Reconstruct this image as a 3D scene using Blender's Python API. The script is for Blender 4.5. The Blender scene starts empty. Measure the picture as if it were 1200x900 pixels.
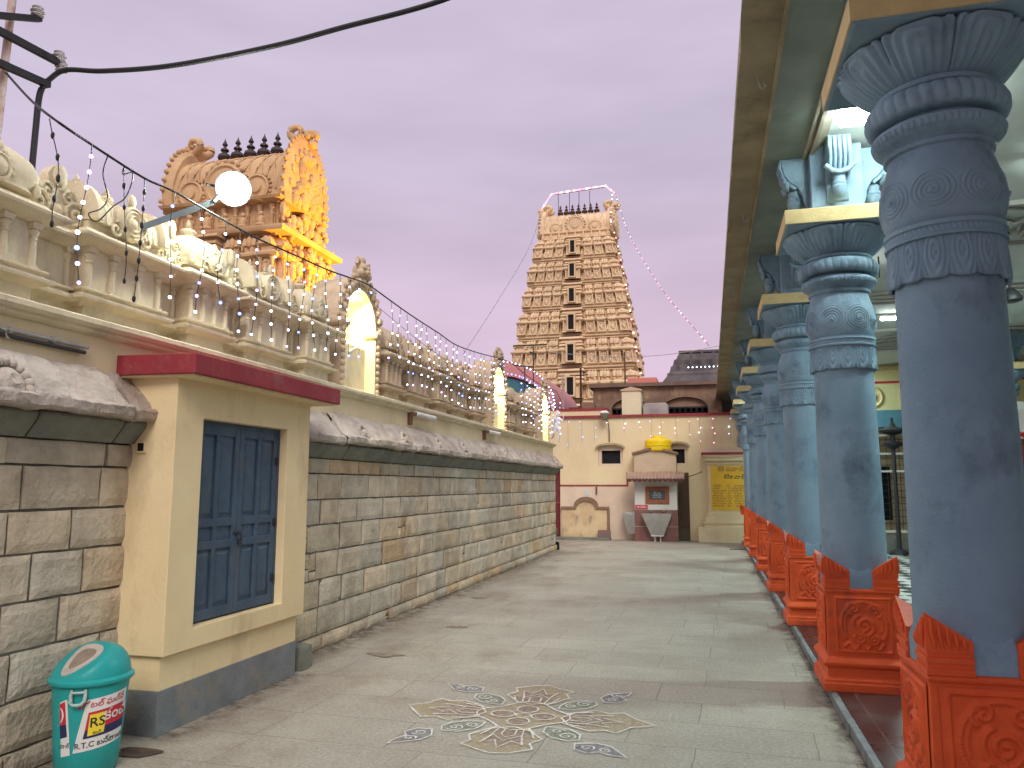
import bpy, math, random
import numpy as np
from mathutils import Vector, Matrix, noise
random.seed(7)
PI = math.pi
scene = bpy.context.scene
col = scene.collection

# ---------------------------------------------------------------- camera
cam_d = bpy.data.cameras.new('camera'); cam = bpy.data.objects.new('camera', cam_d); col.objects.link(cam)
cam.location = (0, 0, 1.6)
cam.rotation_euler = (math.radians(97.532), 0, math.radians(14.335))
cam_d.sensor_width = 36; cam_d.lens = 27.0; cam_d.clip_start = 0.05; cam_d.clip_end = 2000
scene.camera = cam
# ---------------------------------------------------------------- exposure
scene.view_settings.view_transform = 'Standard'; scene.view_settings.look = 'None'
scene.view_settings.exposure = 0.62; scene.view_settings.gamma = 1.0
scene.view_settings.use_curve_mapping = False
# ---------------------------------------------------------------- sky: dusk overcast, brighter overhead
SUN_EL, SUN_AZ = math.radians(40), math.radians(200)
world = bpy.data.worlds.new("World"); scene.world = world; world.use_nodes = True
wn = world.node_tree; wn.nodes.clear()
def W(t): return wn.nodes.new(t)
wo = W('ShaderNodeOutputWorld'); bg = W('ShaderNodeBackground'); wn.links.new(bg.outputs[0], wo.inputs[0])
sky = W('ShaderNodeTexSky'); sky.sky_type = 'NISHITA'; sky.sun_disc = False
sky.sun_elevation = SUN_EL; sky.sun_rotation = SUN_AZ; sky.dust_density = 4
tc = W('ShaderNodeTexCoord'); sx = W('ShaderNodeSeparateXYZ'); wn.links.new(tc.outputs['Generated'], sx.inputs[0])
rmp = W('ShaderNodeValToRGB'); wn.links.new(sx.outputs[2], rmp.inputs[0])
e = rmp.color_ramp.elements
e[0].position = 0.0; e[0].color = (0.69, 0.50, 0.63, 1)
e[1].position = 0.22; e[1].color = (0.62, 0.48, 0.61, 1)
for p, c in ((0.42, (0.54, 0.47, 0.60, 1)), (0.66, (0.56, 0.49, 0.61, 1)), (0.9, (.92, .88, .95, 1))):
    q = rmp.color_ramp.elements.new(p); q.color = c
mp = W('ShaderNodeMapping'); mp.inputs['Scale'].default_value = (1.2, 1.2, 5.0); wn.links.new(tc.outputs['Generated'], mp.inputs[0])
nz = W('ShaderNodeTexNoise'); nz.inputs['Scale'].default_value = 2.2; nz.inputs['Detail'].default_value = 5
wn.links.new(mp.outputs[0], nz.inputs[0])
mr = W('ShaderNodeMapRange'); mr.inputs[1].default_value = 0.3; mr.inputs[2].default_value = 0.72
mr.inputs[3].default_value = 0.88; mr.inputs[4].default_value = 1.10; wn.links.new(nz.outputs[0], mr.inputs[0])
m1 = W('ShaderNodeVectorMath'); m1.operation = 'SCALE'
wn.links.new(rmp.outputs[0], m1.inputs[0]); wn.links.new(mr.outputs[0], m1.inputs['Scale'])
sc2 = W('ShaderNodeVectorMath'); sc2.operation = 'SCALE'; sc2.inputs['Scale'].default_value = 0.04
wn.links.new(sky.outputs[0], sc2.inputs[0])
m10 = W('ShaderNodeVectorMath'); m10.operation = 'SCALE'; m10.inputs['Scale'].default_value = 10 * 0.735
wn.links.new(m1.outputs[0], m10.inputs[0])
ad = W('ShaderNodeVectorMath'); ad.operation = 'ADD'
wn.links.new(m10.outputs[0], ad.inputs[0]); wn.links.new(sc2.outputs[0], ad.inputs[1])
wn.links.new(ad.outputs[0], bg.inputs[0]); bg.inputs[1].default_value = 0.1
# ---------------------------------------------------------------- one very soft sun (evening skylight)
sd = bpy.data.lights.new('sun', 'SUN'); sd.energy = 1.3; sd.angle = math.radians(26); sd.color = (1.0, 0.93, 0.84)
so = bpy.data.objects.new('sun', sd); col.objects.link(so)
sdir = Vector((math.sin(SUN_AZ) * math.cos(SUN_EL) * -1, math.cos(SUN_AZ) * math.cos(SUN_EL), math.sin(SUN_EL)))
so.rotation_euler = sdir.to_track_quat('Z', 'Y').to_euler()

# ================================================================ helpers
def wloc(o):
    v = Vector((0, 0, 0))
    while o is not None:
        v = v + o.location; o = o.parent
    return v

def tag(o, label=None, cat=None, group=None, kind=None):
    if label: o['label'] = label
    if cat: o['category'] = cat
    if group: o['group'] = group
    if kind: o['kind'] = kind
    return o

def thing(name, label, cat, loc=(0, 0, 0), group=None, rz=0):
    o = bpy.data.objects.new(name, None); col.objects.link(o); o.location = loc; o.rotation_euler = (0, 0, rz)
    o.empty_display_size = 0.1
    return tag(o, label, cat, group)

def copy_tree(o, parent=None):
    c = o.copy(); col.objects.link(c)
    if parent is not None: c.parent = parent
    for ch in list(o.children): copy_tree(ch, c)
    return c

class MB:
    def __init__(s): s.v = []; s.f = []; s.c = None; s.M = None; s.cc = (1, 1, 1); s.usec = False
    def add(s, vs, fs):
        b = len(s.v)
        if s.M is not None: vs = [s.M @ Vector(p) for p in vs]
        s.v.extend([tuple(p) for p in vs]); s.f.extend([tuple(i + b for i in f) for f in fs])
        if s.usec:
            if s.c is None: s.c = []
            s.c.extend([s.cc] * len(vs))
        return s
    def box(s, x0, x1, y0, y1, z0, z1):
        return s.add([(x0, y0, z0), (x1, y0, z0), (x1, y1, z0), (x0, y1, z0), (x0, y0, z1), (x1, y0, z1), (x1, y1, z1), (x0, y1, z1)],
                     [(0, 3, 2, 1), (4, 5, 6, 7), (0, 1, 5, 4), (1, 2, 6, 5), (2, 3, 7, 6), (3, 0, 4, 7)])
    def loft(s, rings, cap=True):
        n = len(rings[0]); vs = [p for r in rings for p in r]; fs = []
        for i in range(len(rings) - 1):
            for j in range(n):
                a = i * n + j; b = i * n + (j + 1) % n
                fs.append((a, b, b + n, a + n))
        if cap: fs.append(tuple(reversed(range(n)))); fs.append(tuple(range((len(rings) - 1) * n, len(rings) * n)))
        return s.add(vs, fs)
    def rect(s, cx, cy, prof, cap=True):          # square/rect stepped profile: (hx, hy, z)
        return s.loft([[(cx - a, cy - b, z), (cx + a, cy - b, z), (cx + a, cy + b, z), (cx - a, cy + b, z)] for a, b, z in prof], cap)
    def lathe(s, prof, c=(0, 0, 0), n=16, sq=0.0, cap=True):
        rings = []
        for r, z in prof:
            ring = []
            for k in range(n):
                t = 2 * PI * k / n; rr = r
                if sq: rr = r * (1 + sq * (1 / max(abs(math.cos(t)), abs(math.sin(t))) - 1))
                ring.append((c[0] + rr * math.cos(t), c[1] + rr * math.sin(t), c[2] + z))
            rings.append(ring)
        return s.loft(rings, cap)
    def prism(s, poly, ax, a0, a1):
        def P(p, a): return {'x': (a, p[0], p[1]), 'y': (p[0], a, p[1]), 'z': (p[0], p[1], a)}[ax]
        return s.loft([[P(p, a0) for p in poly], [P(p, a1) for p in poly]])
    def tube(s, pts, r, n=8, closed=False):
        pts = [Vector(p) for p in pts]; rings = []; up = Vector((0, 0, 1))
        for i, p in enumerate(pts):
            a = pts[max(i - 1, 0)]; b = pts[min(i + 1, len(pts) - 1)]
            d = (b - a).normalized(); ref = up if abs(d.z) < 0.95 else Vector((1, 0, 0))
            u = d.cross(ref).normalized(); w = u.cross(d); rr = r[i] if isinstance(r, (list, tuple)) else r
            rings.append([p + (u * math.cos(2 * PI * k / n) + w * math.sin(2 * PI * k / n)) * rr for k in range(n)])
        return s.loft(rings)
    def ball(s, c, r, n=8, m=6):
        if not isinstance(r, (tuple, list)): r = (r, r, r)
        rings = []
        for i in range(m + 1):
            t = -PI / 2 + PI * i / m; k = max(math.cos(t), 0.02)
            rings.append([(c[0] + r[0] * k * math.cos(2 * PI * j / n), c[1] + r[1] * k * math.sin(2 * PI * j / n), c[2] + r[2] * math.sin(t)) for j in range(n)])
        return s.loft(rings)
    def sheet(s, nx, ny, fn):                      # grid: fn(i/nx, j/ny) -> point
        vs = [fn(i / nx, j / ny) for j in range(ny + 1) for i in range(nx + 1)]; fs = []
        for j in range(ny):
            for i in range(nx):
                a = j * (nx + 1) + i; fs.append((a, a + 1, a + nx + 2, a + nx + 1))
        return s.add(vs, fs)
    def build(s, name, m, parent=None, smooth=None, bevel=0, label=None):
        me = bpy.data.meshes.new(name); off = wloc(parent) if parent else Vector((0, 0, 0))
        if off.length > 0: s.v = [(p[0] - off[0], p[1] - off[1], p[2] - off[2]) for p in s.v]
        me.from_pydata(s.v, [], s.f); me.materials.append(m)
        if s.c:
            at = me.color_attributes.new('tint', 'FLOAT_COLOR', 'POINT')
            at.data.foreach_set('color', np.array([(c[0], c[1], c[2], 1) for c in s.c], dtype=np.float32).ravel())
        me.validate()
        o = bpy.data.objects.new(name, me); col.objects.link(o)
        if parent: o.parent = parent
        if smooth:
            me.shade_smooth() if smooth is True else None
            if smooth is not True:
                me.set_sharp_from_angle(angle=math.radians(smooth))
        if bevel:
            b = o.modifiers.new('bevel', 'BEVEL'); b.width = bevel; b.segments = 2; b.limit_method = 'ANGLE'; b.angle_limit = math.radians(35)
        if label: o['label'] = label
        return o

# ---------------------------------------------------------------- materials
MATS = {}
def nd(nt, t, **kw):
    n = nt.nodes.new(t)
    for k, v in kw.items(): setattr(n, k, v)
    return n
def surf(name, c, c2=None, rough=0.7, scale=3.0, bump=0.15, bscale=60, dirt=None, dirt_amt=0.35, dscale=1.3, streak=0.0,
         coord='Object', spec=0.3, metal=0.0, attr=False, vz=1.0):
    """paint/stone: base colour varied by two noises, dirt patches, bump"""
    m = bpy.data.materials.new(name); m.use_nodes = True; nt = m.node_tree
    b = nt.nodes['Principled BSDF']; L = nt.links.new
    t = nd(nt, 'ShaderNodeTexCoord')
    if coord == 'World': g = nd(nt, 'ShaderNodeNewGeometry'); P = g.outputs['Position']
    else: P = t.outputs['Object']
    mpn = nd(nt, 'ShaderNodeMapping'); L(P, mpn.inputs[0]); mpn.inputs['Scale'].default_value = (1, 1, vz)
    n1 = nd(nt, 'ShaderNodeTexNoise'); n1.inputs['Scale'].default_value = scale; n1.inputs['Detail'].default_value = 8; n1.inputs['Roughness'].default_value = 0.62
    L(mpn.outputs[0], n1.inputs[0])
    c2 = c2 or tuple(x * 0.78 for x in c)
    mx = nd(nt, 'ShaderNodeMix', data_type='RGBA'); mx.inputs['A'].default_value = (*c, 1); mx.inputs['B'].default_value = (*c2, 1)
    mr_ = nd(nt, 'ShaderNodeMapRange'); mr_.inputs[1].default_value = 0.35; mr_.inputs[2].default_value = 0.68; L(n1.outputs[0], mr_.inputs[0]); L(mr_.outputs[0], mx.inputs['Factor'])
    out = mx.outputs['Result']
    if attr:
        a = nd(nt, 'ShaderNodeVertexColor', layer_name='tint'); mm = nd(nt, 'ShaderNodeMix', data_type='RGBA', blend_type='MULTIPLY'); mm.inputs['Factor'].default_value = 1
        L(out, mm.inputs['A']); L(a.outputs[0], mm.inputs['B']); out = mm.outputs['Result']
    if dirt:
        n2 = nd(nt, 'ShaderNodeTexNoise'); n2.inputs['Scale'].default_value = dscale; n2.inputs['Detail'].default_value = 9; n2.inputs['Roughness'].default_value = 0.7
        m2 = nd(nt, 'ShaderNodeMapping'); L(P, m2.inputs[0]); m2.inputs['Scale'].default_value = (1, 1, 1 - 0.85 * streak); m2.inputs['Location'].default_value = (3.1, 1.7, 0.4)
        L(m2.outputs[0], n2.inputs[0])
        r2 = nd(nt, 'ShaderNodeMapRange'); r2.inputs[1].default_value = 0.52; r2.inputs[2].default_value = 0.72; r2.inputs[4].default_value = dirt_amt; L(n2.outputs[0], r2.inputs[0])
        md = nd(nt, 'ShaderNodeMix', data_type='RGBA'); L(r2.outputs[0], md.inputs['Factor']); L(out, md.inputs['A']); md.inputs['B'].default_value = (*dirt, 1); out = md.outputs['Result']
    L(out, b.inputs['Base Color'])
    n3 = nd(nt, 'ShaderNodeTexNoise'); n3.inputs['Scale'].default_value = bscale; n3.inputs['Detail'].default_value = 4; L(P, n3.inputs[0])
    rr = nd(nt, 'ShaderNodeMapRange'); rr.inputs[3].default_value = max(rough - 0.12, 0); rr.inputs[4].default_value = min(rough + 0.12, 1); L(n1.outputs[0], rr.inputs[0]); L(rr.outputs[0], b.inputs['Roughness'])
    ma = nd(nt, 'ShaderNodeMath', operation='ADD'); L(n1.outputs[0], ma.inputs[0]); L(n3.outputs[0], ma.inputs[1])
    bp = nd(nt, 'ShaderNodeBump'); bp.inputs['Strength'].default_value = bump; bp.inputs['Distance'].default_value = 0.02; L(ma.outputs[0], bp.inputs['Height']); L(bp.outputs[0], b.inputs['Normal'])
    b.inputs['Specular IOR Level'].default_value = spec; b.inputs['Metallic'].default_value = metal
    MATS[name] = m; return m
def emis(name, c, st):
    m = bpy.data.materials.new(name); m.use_nodes = True; nt = m.node_tree; nt.nodes.clear()
    e_ = nd(nt, 'ShaderNodeEmission'); e_.inputs[0].default_value = (*c, 1); e_.inputs[1].default_value = st
    o = nd(nt, 'ShaderNodeOutputMaterial'); nt.links.new(e_.outputs[0], o.inputs[0]); return m

M_block = surf('stone_block', (.58, .50, .385), (.39, .33, .245), .85, 4, .6, 32, dirt=(.20, .145, .095), dirt_amt=.55, dscale=1.0, attr=True)
M_mortar = surf('mortar', (.16, .145, .12), (.09, .08, .07), .95, 6, .5, 50)
M_cornice = surf('cornice_stone', (.52, .46, .40), (.34, .29, .25), .9, 4, .7, 38, dirt=(.24, .12, .06), dirt_amt=.65, dscale=.9)
M_corbel = surf('corbel_stone', (.22, .22, .185), (.14, .145, .12), .85, 4, .5, 40, dirt=(.06, .07, .05), dirt_amt=.5)
M_plaster = surf('cream_plaster', (.72, .60, .38), (.64, .53, .34), .8, 2, .12, 40, dirt=(.42, .34, .22), dirt_amt=.45, dscale=1.6, streak=.6)
M_stucco = surf('cream_stucco', (.72, .63, .44), (.62, .54, .37), .8, 5, .3, 70, dirt=(.24, .20, .14), dirt_amt=.5, dscale=3.4, streak=.6)
M_stucco_far = surf('ochre_stucco', (.62, .49, .33), (.46, .35, .24), .85, 5, .3, 70, dirt=(.16, .11, .075), dirt_amt=.65, dscale=2.4)
M_booth = surf('booth_plaster', (.80, .66, .40), (.73, .58, .34), .75, 1.6, .14, 30, dirt=(.40, .29, .17), dirt_amt=.5, dscale=2.2, streak=.65)
M_grey = surf('grey_plinth_paint', (.22, .24, .25), (.15, .17, .18), .8, 4, .3, 40, dirt=(.30, .25, .18), dirt_amt=.75, dscale=3.5)
M_red = surf('dark_red_paint', (.30, .035, .045), (.24, .03, .04), .6, 3, .15, 40, dirt=(.33, .20, .17), dirt_amt=.4, dscale=5)
M_bluedoor = surf('blue_door_paint', (.065, .108, .165), (.045, .075, .12), .5, 5, .2, 60, dirt=(.12, .13, .14), dirt_amt=.6, dscale=5, streak=.6)
M_blue = surf('column_blue_paint', (.225, .335, .42), (.165, .26, .345), .7, 2.0, .2, 80, dirt=(.05, .075, .11), dirt_amt=.75, dscale=2.6, coord='World', streak=.3)
M_orange = surf('pedestal_red_paint', (.78, .125, .035), (.64, .085, .025), .55, 3, .2, 60, dirt=(.22, .05, .035), dirt_amt=.65, dscale=4, coord='World', spec=.2)
M_yedge = surf('abacus_yellow_paint', (.62, .49, .24), (.50, .38, .19), .7, 6, .2, 60, dirt=(.30, .22, .12), dirt_amt=.4, dscale=6)
M_eave = surf('stained_eave_concrete', (.34, .28, .18), (.22, .18, .115), .9, 2.2, .35, 30, dirt=(.09, .065, .04), dirt_amt=.75, dscale=1.5)
M_soffit = surf('grey_green_soffit', (.22, .26, .235), (.15, .185, .17), .8, 2.0, .2, 40, dirt=(.07, .085, .075), dirt_amt=.6, dscale=1.4)
M_ceil = surf('ceiling_paint', (.50, .55, .52), (.42, .47, .44), .8, 2, .1, 30, dirt=(.28, .32, .30), dirt_amt=.4)
M_black = surf('black_void', (.012, .012, .014), None, .8, 3, .05, 30)
M_dkmetal = surf('dark_metal', (.05, .05, .055), None, .5, 6, .1, 60, metal=.4)
M_rust = surf('rusty_iron', (.16, .07, .045), (.09, .05, .04), .8, 6, .3, 60)
M_cable = surf('black_cable', (.02, .02, .022), None, .5, 8, .05, 60)
M_galv = surf('galvanised_pipe', (.42, .41, .40), (.30, .29, .28), .45, 8, .1, 80, metal=.5)
M_white = surf('white_paint', (.74, .73, .70), (.64, .63, .60), .6, 4, .1, 60, dirt=(.4, .38, .34), dirt_amt=.3)
M_steel = surf('stainless_steel', (.55, .55, .54), (.45, .45, .44), .35, 6, .08, 60, metal=.75)
M_teal = surf('teal_plastic', (.02, .35, .34), (.02, .30, .30), .4, 3, .06, 30, dirt=(.05, .22, .21), dirt_amt=.5, dscale=4)
M_bintrim = surf('grey_white_plastic', (.55, .50, .45), (.42, .37, .32), .5, 6, .1, 30, dirt=(.22, .18, .14), dirt_amt=.6, dscale=7)
M_ywall = surf('yellow_wall_paint', (.74, .62, .38), (.68, .56, .35), .8, .8, .08, 20, dirt=(.55, .42, .28), dirt_amt=.4, dscale=.7, streak=.5, coord='World')
M_pinkwall = surf('pale_pink_wall_paint', (.70, .57, .43), (.64, .51, .38), .8, 1, .08, 20, dirt=(.45, .34, .26), dirt_amt=.5, dscale=1.2, coord='World')
# ================================================================ ground
def paving_mat():
    m = bpy.data.materials.new('stone_paving'); m.use_nodes = True; nt = m.node_tree; b = nt.nodes['Principled BSDF']; L = nt.links.new
    g = nd(nt, 'ShaderNodeNewGeometry')
    nw = nd(nt, 'ShaderNodeTexNoise'); nw.inputs['Scale'].default_value = 1.7; nw.inputs['Detail'].default_value = 5; L(g.outputs['Position'], nw.inputs[0])
    sc = nd(nt, 'ShaderNodeVectorMath', operation='MULTIPLY_ADD'); L(nw.outputs['Color'], sc.inputs[0]); sc.inputs[1].default_value = (.05, .05, 0); L(g.outputs['Position'], sc.inputs[2])
    mp_ = nd(nt, 'ShaderNodeMapping'); L(sc.outputs[0], mp_.inputs[0]); mp_.inputs['Rotation'].default_value = (0, 0, math.radians(2)); mp_.inputs['Location'].default_value = (.3, .1, 0)
    br = nd(nt, 'ShaderNodeTexBrick'); L(mp_.outputs[0], br.inputs[0]); br.offset = .37; br.offset_frequency = 2; br.squash = .8; br.squash_frequency = 3
    br.inputs['Scale'].default_value = 1; br.inputs['Brick Width'].default_value = 1.15; br.inputs['Row Height'].default_value = .52
    br.inputs['Mortar Size'].default_value = .005; br.inputs['Mortar Smooth'].default_value = .3
    br.inputs['Color1'].default_value = (.42, .39, .325, 1); br.inputs['Color2'].default_value = (.37, .345, .29, 1); br.inputs['Mortar'].default_value = (.22, .195, .155, 1)
    n1 = nd(nt, 'ShaderNodeTexNoise'); n1.inputs['Scale'].default_value = .9; n1.inputs['Detail'].default_value = 10; n1.inputs['Roughness'].default_value = .68; L(g.outputs['Position'], n1.inputs[0])
    r1 = nd(nt, 'ShaderNodeMapRange'); r1.inputs[1].default_value = .38; r1.inputs[2].default_value = .68; r1.inputs[3].default_value = 0; r1.inputs[4].default_value = .9; L(n1.outputs[0], r1.inputs[0])
    mx = nd(nt, 'ShaderNodeMix', data_type='RGBA'); L(r1.outputs[0], mx.inputs['Factor']); L(br.outputs[0], mx.inputs['A']); mx.inputs['B'].default_value = (.31, .28, .225, 1)
    # brown stains towards the left wall
    n2 = nd(nt, 'ShaderNodeTexNoise'); n2.inputs['Scale'].default_value = 1.3; n2.inputs['Detail'].default_value = 8; n2.inputs['Roughness'].default_value = .7; 
    mpl = nd(nt, 'ShaderNodeMapping'); L(g.outputs['Position'], mpl.inputs[0]); mpl.inputs['Location'].default_value = (7, 3, 0); mpl.inputs['Scale'].default_value = (1, .6, 1); L(mpl.outputs[0], n2.inputs[0])
    sp = nd(nt, 'ShaderNodeSeparateXYZ'); L(g.outputs['Position'], sp.inputs[0])
    rx = nd(nt, 'ShaderNodeMapRange'); rx.inputs[1].default_value = -1.8; rx.inputs[2].default_value = -3.7; rx.inputs[3].default_value = 0; rx.inputs[4].default_value = .16; L(sp.outputs[0], rx.inputs[0])
    ad_ = nd(nt, 'ShaderNodeMath', operation='ADD'); L(n2.outputs[0], ad_.inputs[0]); L(rx.outputs[0], ad_.inputs[1])
    r2 = nd(nt, 'ShaderNodeMapRange'); r2.inputs[1].default_value = .56; r2.inputs[2].default_value = .78; r2.inputs[4].default_value = .75; L(ad_.outputs[0], r2.inputs[0])
    m2 = nd(nt, 'ShaderNodeMix', data_type='RGBA'); r2.inputs[4].default_value = .6; L(r2.outputs[0], m2.inputs['Factor']); L(mx.outputs['Result'], m2.inputs['A']); m2.inputs['B'].default_value = (.20, .145, .095, 1)
    # fine speckle
    n4 = nd(nt, 'ShaderNodeTexNoise'); n4.inputs['Scale'].default_value = 45; n4.inputs['Detail'].default_value = 6; L(g.outputs['Position'], n4.inputs[0])
    r4 = nd(nt, 'ShaderNodeMapRange'); r4.inputs[1].default_value = .35; r4.inputs[2].default_value = .65; r4.inputs[3].default_value = .84; r4.inputs[4].default_value = 1.14; L(n4.outputs[0], r4.inputs[0])
    m3 = nd(nt, 'ShaderNodeVectorMath', operation='SCALE'); L(m2.outputs['Result'], m3.inputs[0]); L(r4.outputs[0], m3.inputs['Scale']); L(m3.outputs[0], b.inputs['Base Color'])
    h1 = nd(nt, 'ShaderNodeMath', operation='MULTIPLY'); L(br.outputs['Fac'], h1.inputs[0]); h1.inputs[1].default_value = -1.2
    n5 = nd(nt, 'ShaderNodeTexNoise'); n5.inputs['Scale'].default_value = 9; n5.inputs['Detail'].default_value = 8; L(g.outputs['Position'], n5.inputs[0])
    h2 = nd(nt, 'ShaderNodeMath', operation='ADD'); L(h1.outputs[0], h2.inputs[0]); L(n5.outputs[0], h2.inputs[1])
    h3 = nd(nt, 'ShaderNodeMath', operation='ADD'); L(h2.outputs[0], h3.inputs[0]); L(n4.outputs[0], h3.inputs[1])
    bp = nd(nt, 'ShaderNodeBump'); bp.inputs['Strength'].default_value = .4; bp.inputs['Distance'].default_value = .012; L(h3.outputs[0], bp.inputs['Height']); L(bp.outputs[0], b.inputs['Normal'])
    rr = nd(nt, 'ShaderNodeMapRange'); rr.inputs[3].default_value = .5; rr.inputs[4].default_value = .85; L(n1.outputs[0], rr.inputs[0]); L(rr.outputs[0], b.inputs['Roughness'])
    b.inputs['Specular IOR Level'].default_value = .35
    return m
M_pave = paving_mat()
M_earth = surf('bare_ground', (.20, .17, .13), (.14, .12, .09), .9, .3, .3, 8, coord='World')
g = MB(); g.box(-300, 300, -300, 300, -.4, -.012); tag(g.build('ground', M_earth), kind='structure')
def pave_pt(u, v):
    x = -9 + u * 9.82; y = -4 + v * 30
    return (x, y, .010 * (noise.noise(Vector((x * .7, y * .5, 0)))) if x < .75 else 0)
g = MB(); g.sheet(90, 240, pave_pt); tag(g.build('stone_paving', M_pave, smooth=True), kind='structure')

def tile_mat():
    m = bpy.data.materials.new('polished_granite'); m.use_nodes = True; nt = m.node_tree; b = nt.nodes['Principled BSDF']; L = nt.links.new
    g = nd(nt, 'ShaderNodeNewGeometry'); br = nd(nt, 'ShaderNodeTexBrick'); mp_ = nd(nt, 'ShaderNodeMapping'); L(g.outputs['Position'], mp_.inputs[0]); mp_.inputs['Location'].default_value = (.12, .2, 0); L(mp_.outputs[0], br.inputs[0]); br.offset = 0
    br.inputs['Scale'].default_value = 1; br.inputs['Brick Width'].default_value = .55; br.inputs['Row Height'].default_value = .6; br.inputs['Mortar Size'].default_value = .003
    br.inputs['Color1'].default_value = (.040, .024, .024, 1); br.inputs['Color2'].default_value = (.052, .031, .030, 1); br.inputs['Mortar'].default_value = (.16, .13, .12, 1)
    n = nd(nt, 'ShaderNodeTexNoise'); n.inputs['Scale'].default_value = 2.5; n.inputs['Detail'].default_value = 8; L(g.outputs['Position'], n.inputs[0])
    r = nd(nt, 'ShaderNodeMapRange'); r.inputs[1].default_value = .55; r.inputs[2].default_value = .75; r.inputs[4].default_value = .35; L(n.outputs[0], r.inputs[0])
    mx = nd(nt, 'ShaderNodeMix', data_type='RGBA'); L(r.outputs[0], mx.inputs['Factor']); L(br.outputs[0], mx.inputs['A']); mx.inputs['B'].default_value = (.16, .12, .11, 1); L(mx.outputs['Result'], b.inputs['Base Color'])
    rr = nd(nt, 'ShaderNodeMapRange'); rr.inputs[3].default_value = .12; rr.inputs[4].default_value = .5; L(n.outputs[0], rr.inputs[0]); L(rr.outputs[0], b.inputs['Roughness'])
    return m
def checker_mat():
    m = bpy.data.materials.new('checker_tiles'); m.use_nodes = True; nt = m.node_tree; b = nt.nodes['Principled BSDF']; L = nt.links.new
    g = nd(nt, 'ShaderNodeNewGeometry'); mp_ = nd(nt, 'ShaderNodeMapping'); L(g.outputs['Position'], mp_.inputs[0]); mp_.inputs['Rotation'].default_value = (0, 0, math.radians(45))
    mp_.inputs['Location'].default_value = (0, 0, .53)
    ch = nd(nt, 'ShaderNodeTexChecker'); ch.inputs['Scale'].default_value = 3.3; L(mp_.outputs[0], ch.inputs[0]); ch.inputs[1].default_value = (.62, .62, .58, 1); ch.inputs[2].default_value = (.05, .055, .055, 1)
    L(ch.outputs[0], b.inputs['Base Color']); b.inputs['Roughness'].default_value = .3
    return m
M_granite = tile_mat(); M_checker = checker_mat()
M_kerb = surf('kerb_stone', (.27, .29, .29), (.16, .17, .17), .7, 7, .5, 40, dirt=(.08, .07, .06), dirt_amt=.6, dscale=4, coord='World')
g = MB(); y = -4
while y < 29.9:
    w = min(random.uniform(.7, 1.2), 29.9 - y + .01); j = random.uniform(-.008, .008)
    g.box(.825 + j, .87, y, y + w - .006, -.05, .078 + random.uniform(-.004, .002)); y += w
tag(g.build('kerb', M_kerb, bevel=.006), kind='structure')
g = MB(); g.box(.868, 1.75, -4, 30, -.05, .082); tag(g.build('granite_walkway', M_granite), kind='structure')
g = MB(); g.box(1.75, 30, -4, 30, -.05, .080); tag(g.build('hall_floor', M_checker), kind='structure')

# ================================================================ rangoli chalked on the paving
def chalk(name, c, cover=.5):
    cover -= .08
    m = bpy.data.materials.new(name); m.use_nodes = True; nt = m.node_tree; b = nt.nodes['Principled BSDF']; L = nt.links.new
    g = nd(nt, 'ShaderNodeNewGeometry'); n = nd(nt, 'ShaderNodeTexNoise'); n.inputs['Scale'].default_value = 22; n.inputs['Detail'].default_value = 8; n.inputs['Roughness'].default_value = .75; L(g.outputs['Position'], n.inputs[0])
    r = nd(nt, 'ShaderNodeMapRange'); r.inputs[1].default_value = .36; r.inputs[2].default_value = .62; r.inputs[3].default_value = cover + .25; r.inputs[4].default_value = cover - .35; L(n.outputs[0], r.inputs[0])
    b.inputs['Base Color'].default_value = (*c, 1); b.inputs['Roughness'].default_value = .95; L(r.outputs[0], b.inputs['Alpha']); return m
CH = dict(yellow=chalk('ochre_chalk', (.58, .43, .20), .40), mauve=chalk('mauve_chalk', (.36, .23, .23), .38), green=chalk('green_chalk', (.20, .30, .22), .42), indigo=chalk('indigo_chalk', (.17, .18, .29), .45), white=chalk('white_chalk', (.82, .80, .75), .9))
def gz(x, y): return .010 * noise.noise(Vector((x * .7, y * .5, 0)))
rang = thing('rangoli', 'faded coloured chalk flower rangoli drawn on the stone paving', 'rangoli', (-1.32, 5.48, .012))
RX, RY = -1.32, 5.48
rm = {k: MB() for k in CH}
def rpoly(pts, c, z):
    rm[c].add([(RX + p[0], RY + p[1], z - .010 + gz(RX + p[0], RY + p[1])) for p in pts], [tuple(range(len(pts)))])
def rline(pts, w=.014, z=.0205, c='white'):
    n = len(pts); vs = []
    for i in range(n):
        a = Vector(pts[max(i - 1, 0)]); b = Vector(pts[min(i + 1, n - 1)]); d = (b - a).normalized() if (b - a).length else Vector((1, 0)); nrm = Vector((-d.y, d.x)) * w * .5 * random.uniform(.7, 1.3)
        p = Vector(pts[i]); vs += [(RX + p.x + nrm.x, RY + p.y + nrm.y, z - .011 + gz(RX + p.x, RY + p.y)), (RX + p.x - nrm.x, RY + p.y - nrm.y, z - .011 + gz(RX + p.x, RY + p.y))]
    rm[c].add(vs, [(2 * i, 2 * i + 1, 2 * i + 3, 2 * i + 2) for i in range(n - 1)])
def ellp(cx, cy, a, b, rot=0, n=22, t0=0, t1=2 * PI):
    return [(cx + a * math.cos(t) * math.cos(rot) - b * math.sin(t) * math.sin(rot), cy + a * math.cos(t) * math.sin(rot) + b * math.sin(t) * math.cos(rot)) for t in [t0 + (t1 - t0) * i / n for i in range(n + 1)]]
def rspiral(cx, cy, r, turns, a0, sgn=1, w=.011):
    rline([(cx + r * (1 - i / 30) * math.cos(a0 + sgn * turns * 2 * PI * i / 30), cy + r * (1 - i / 30) * math.sin(a0 + sgn * turns * 2 * PI * i / 30)) for i in range(29)], w)
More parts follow.
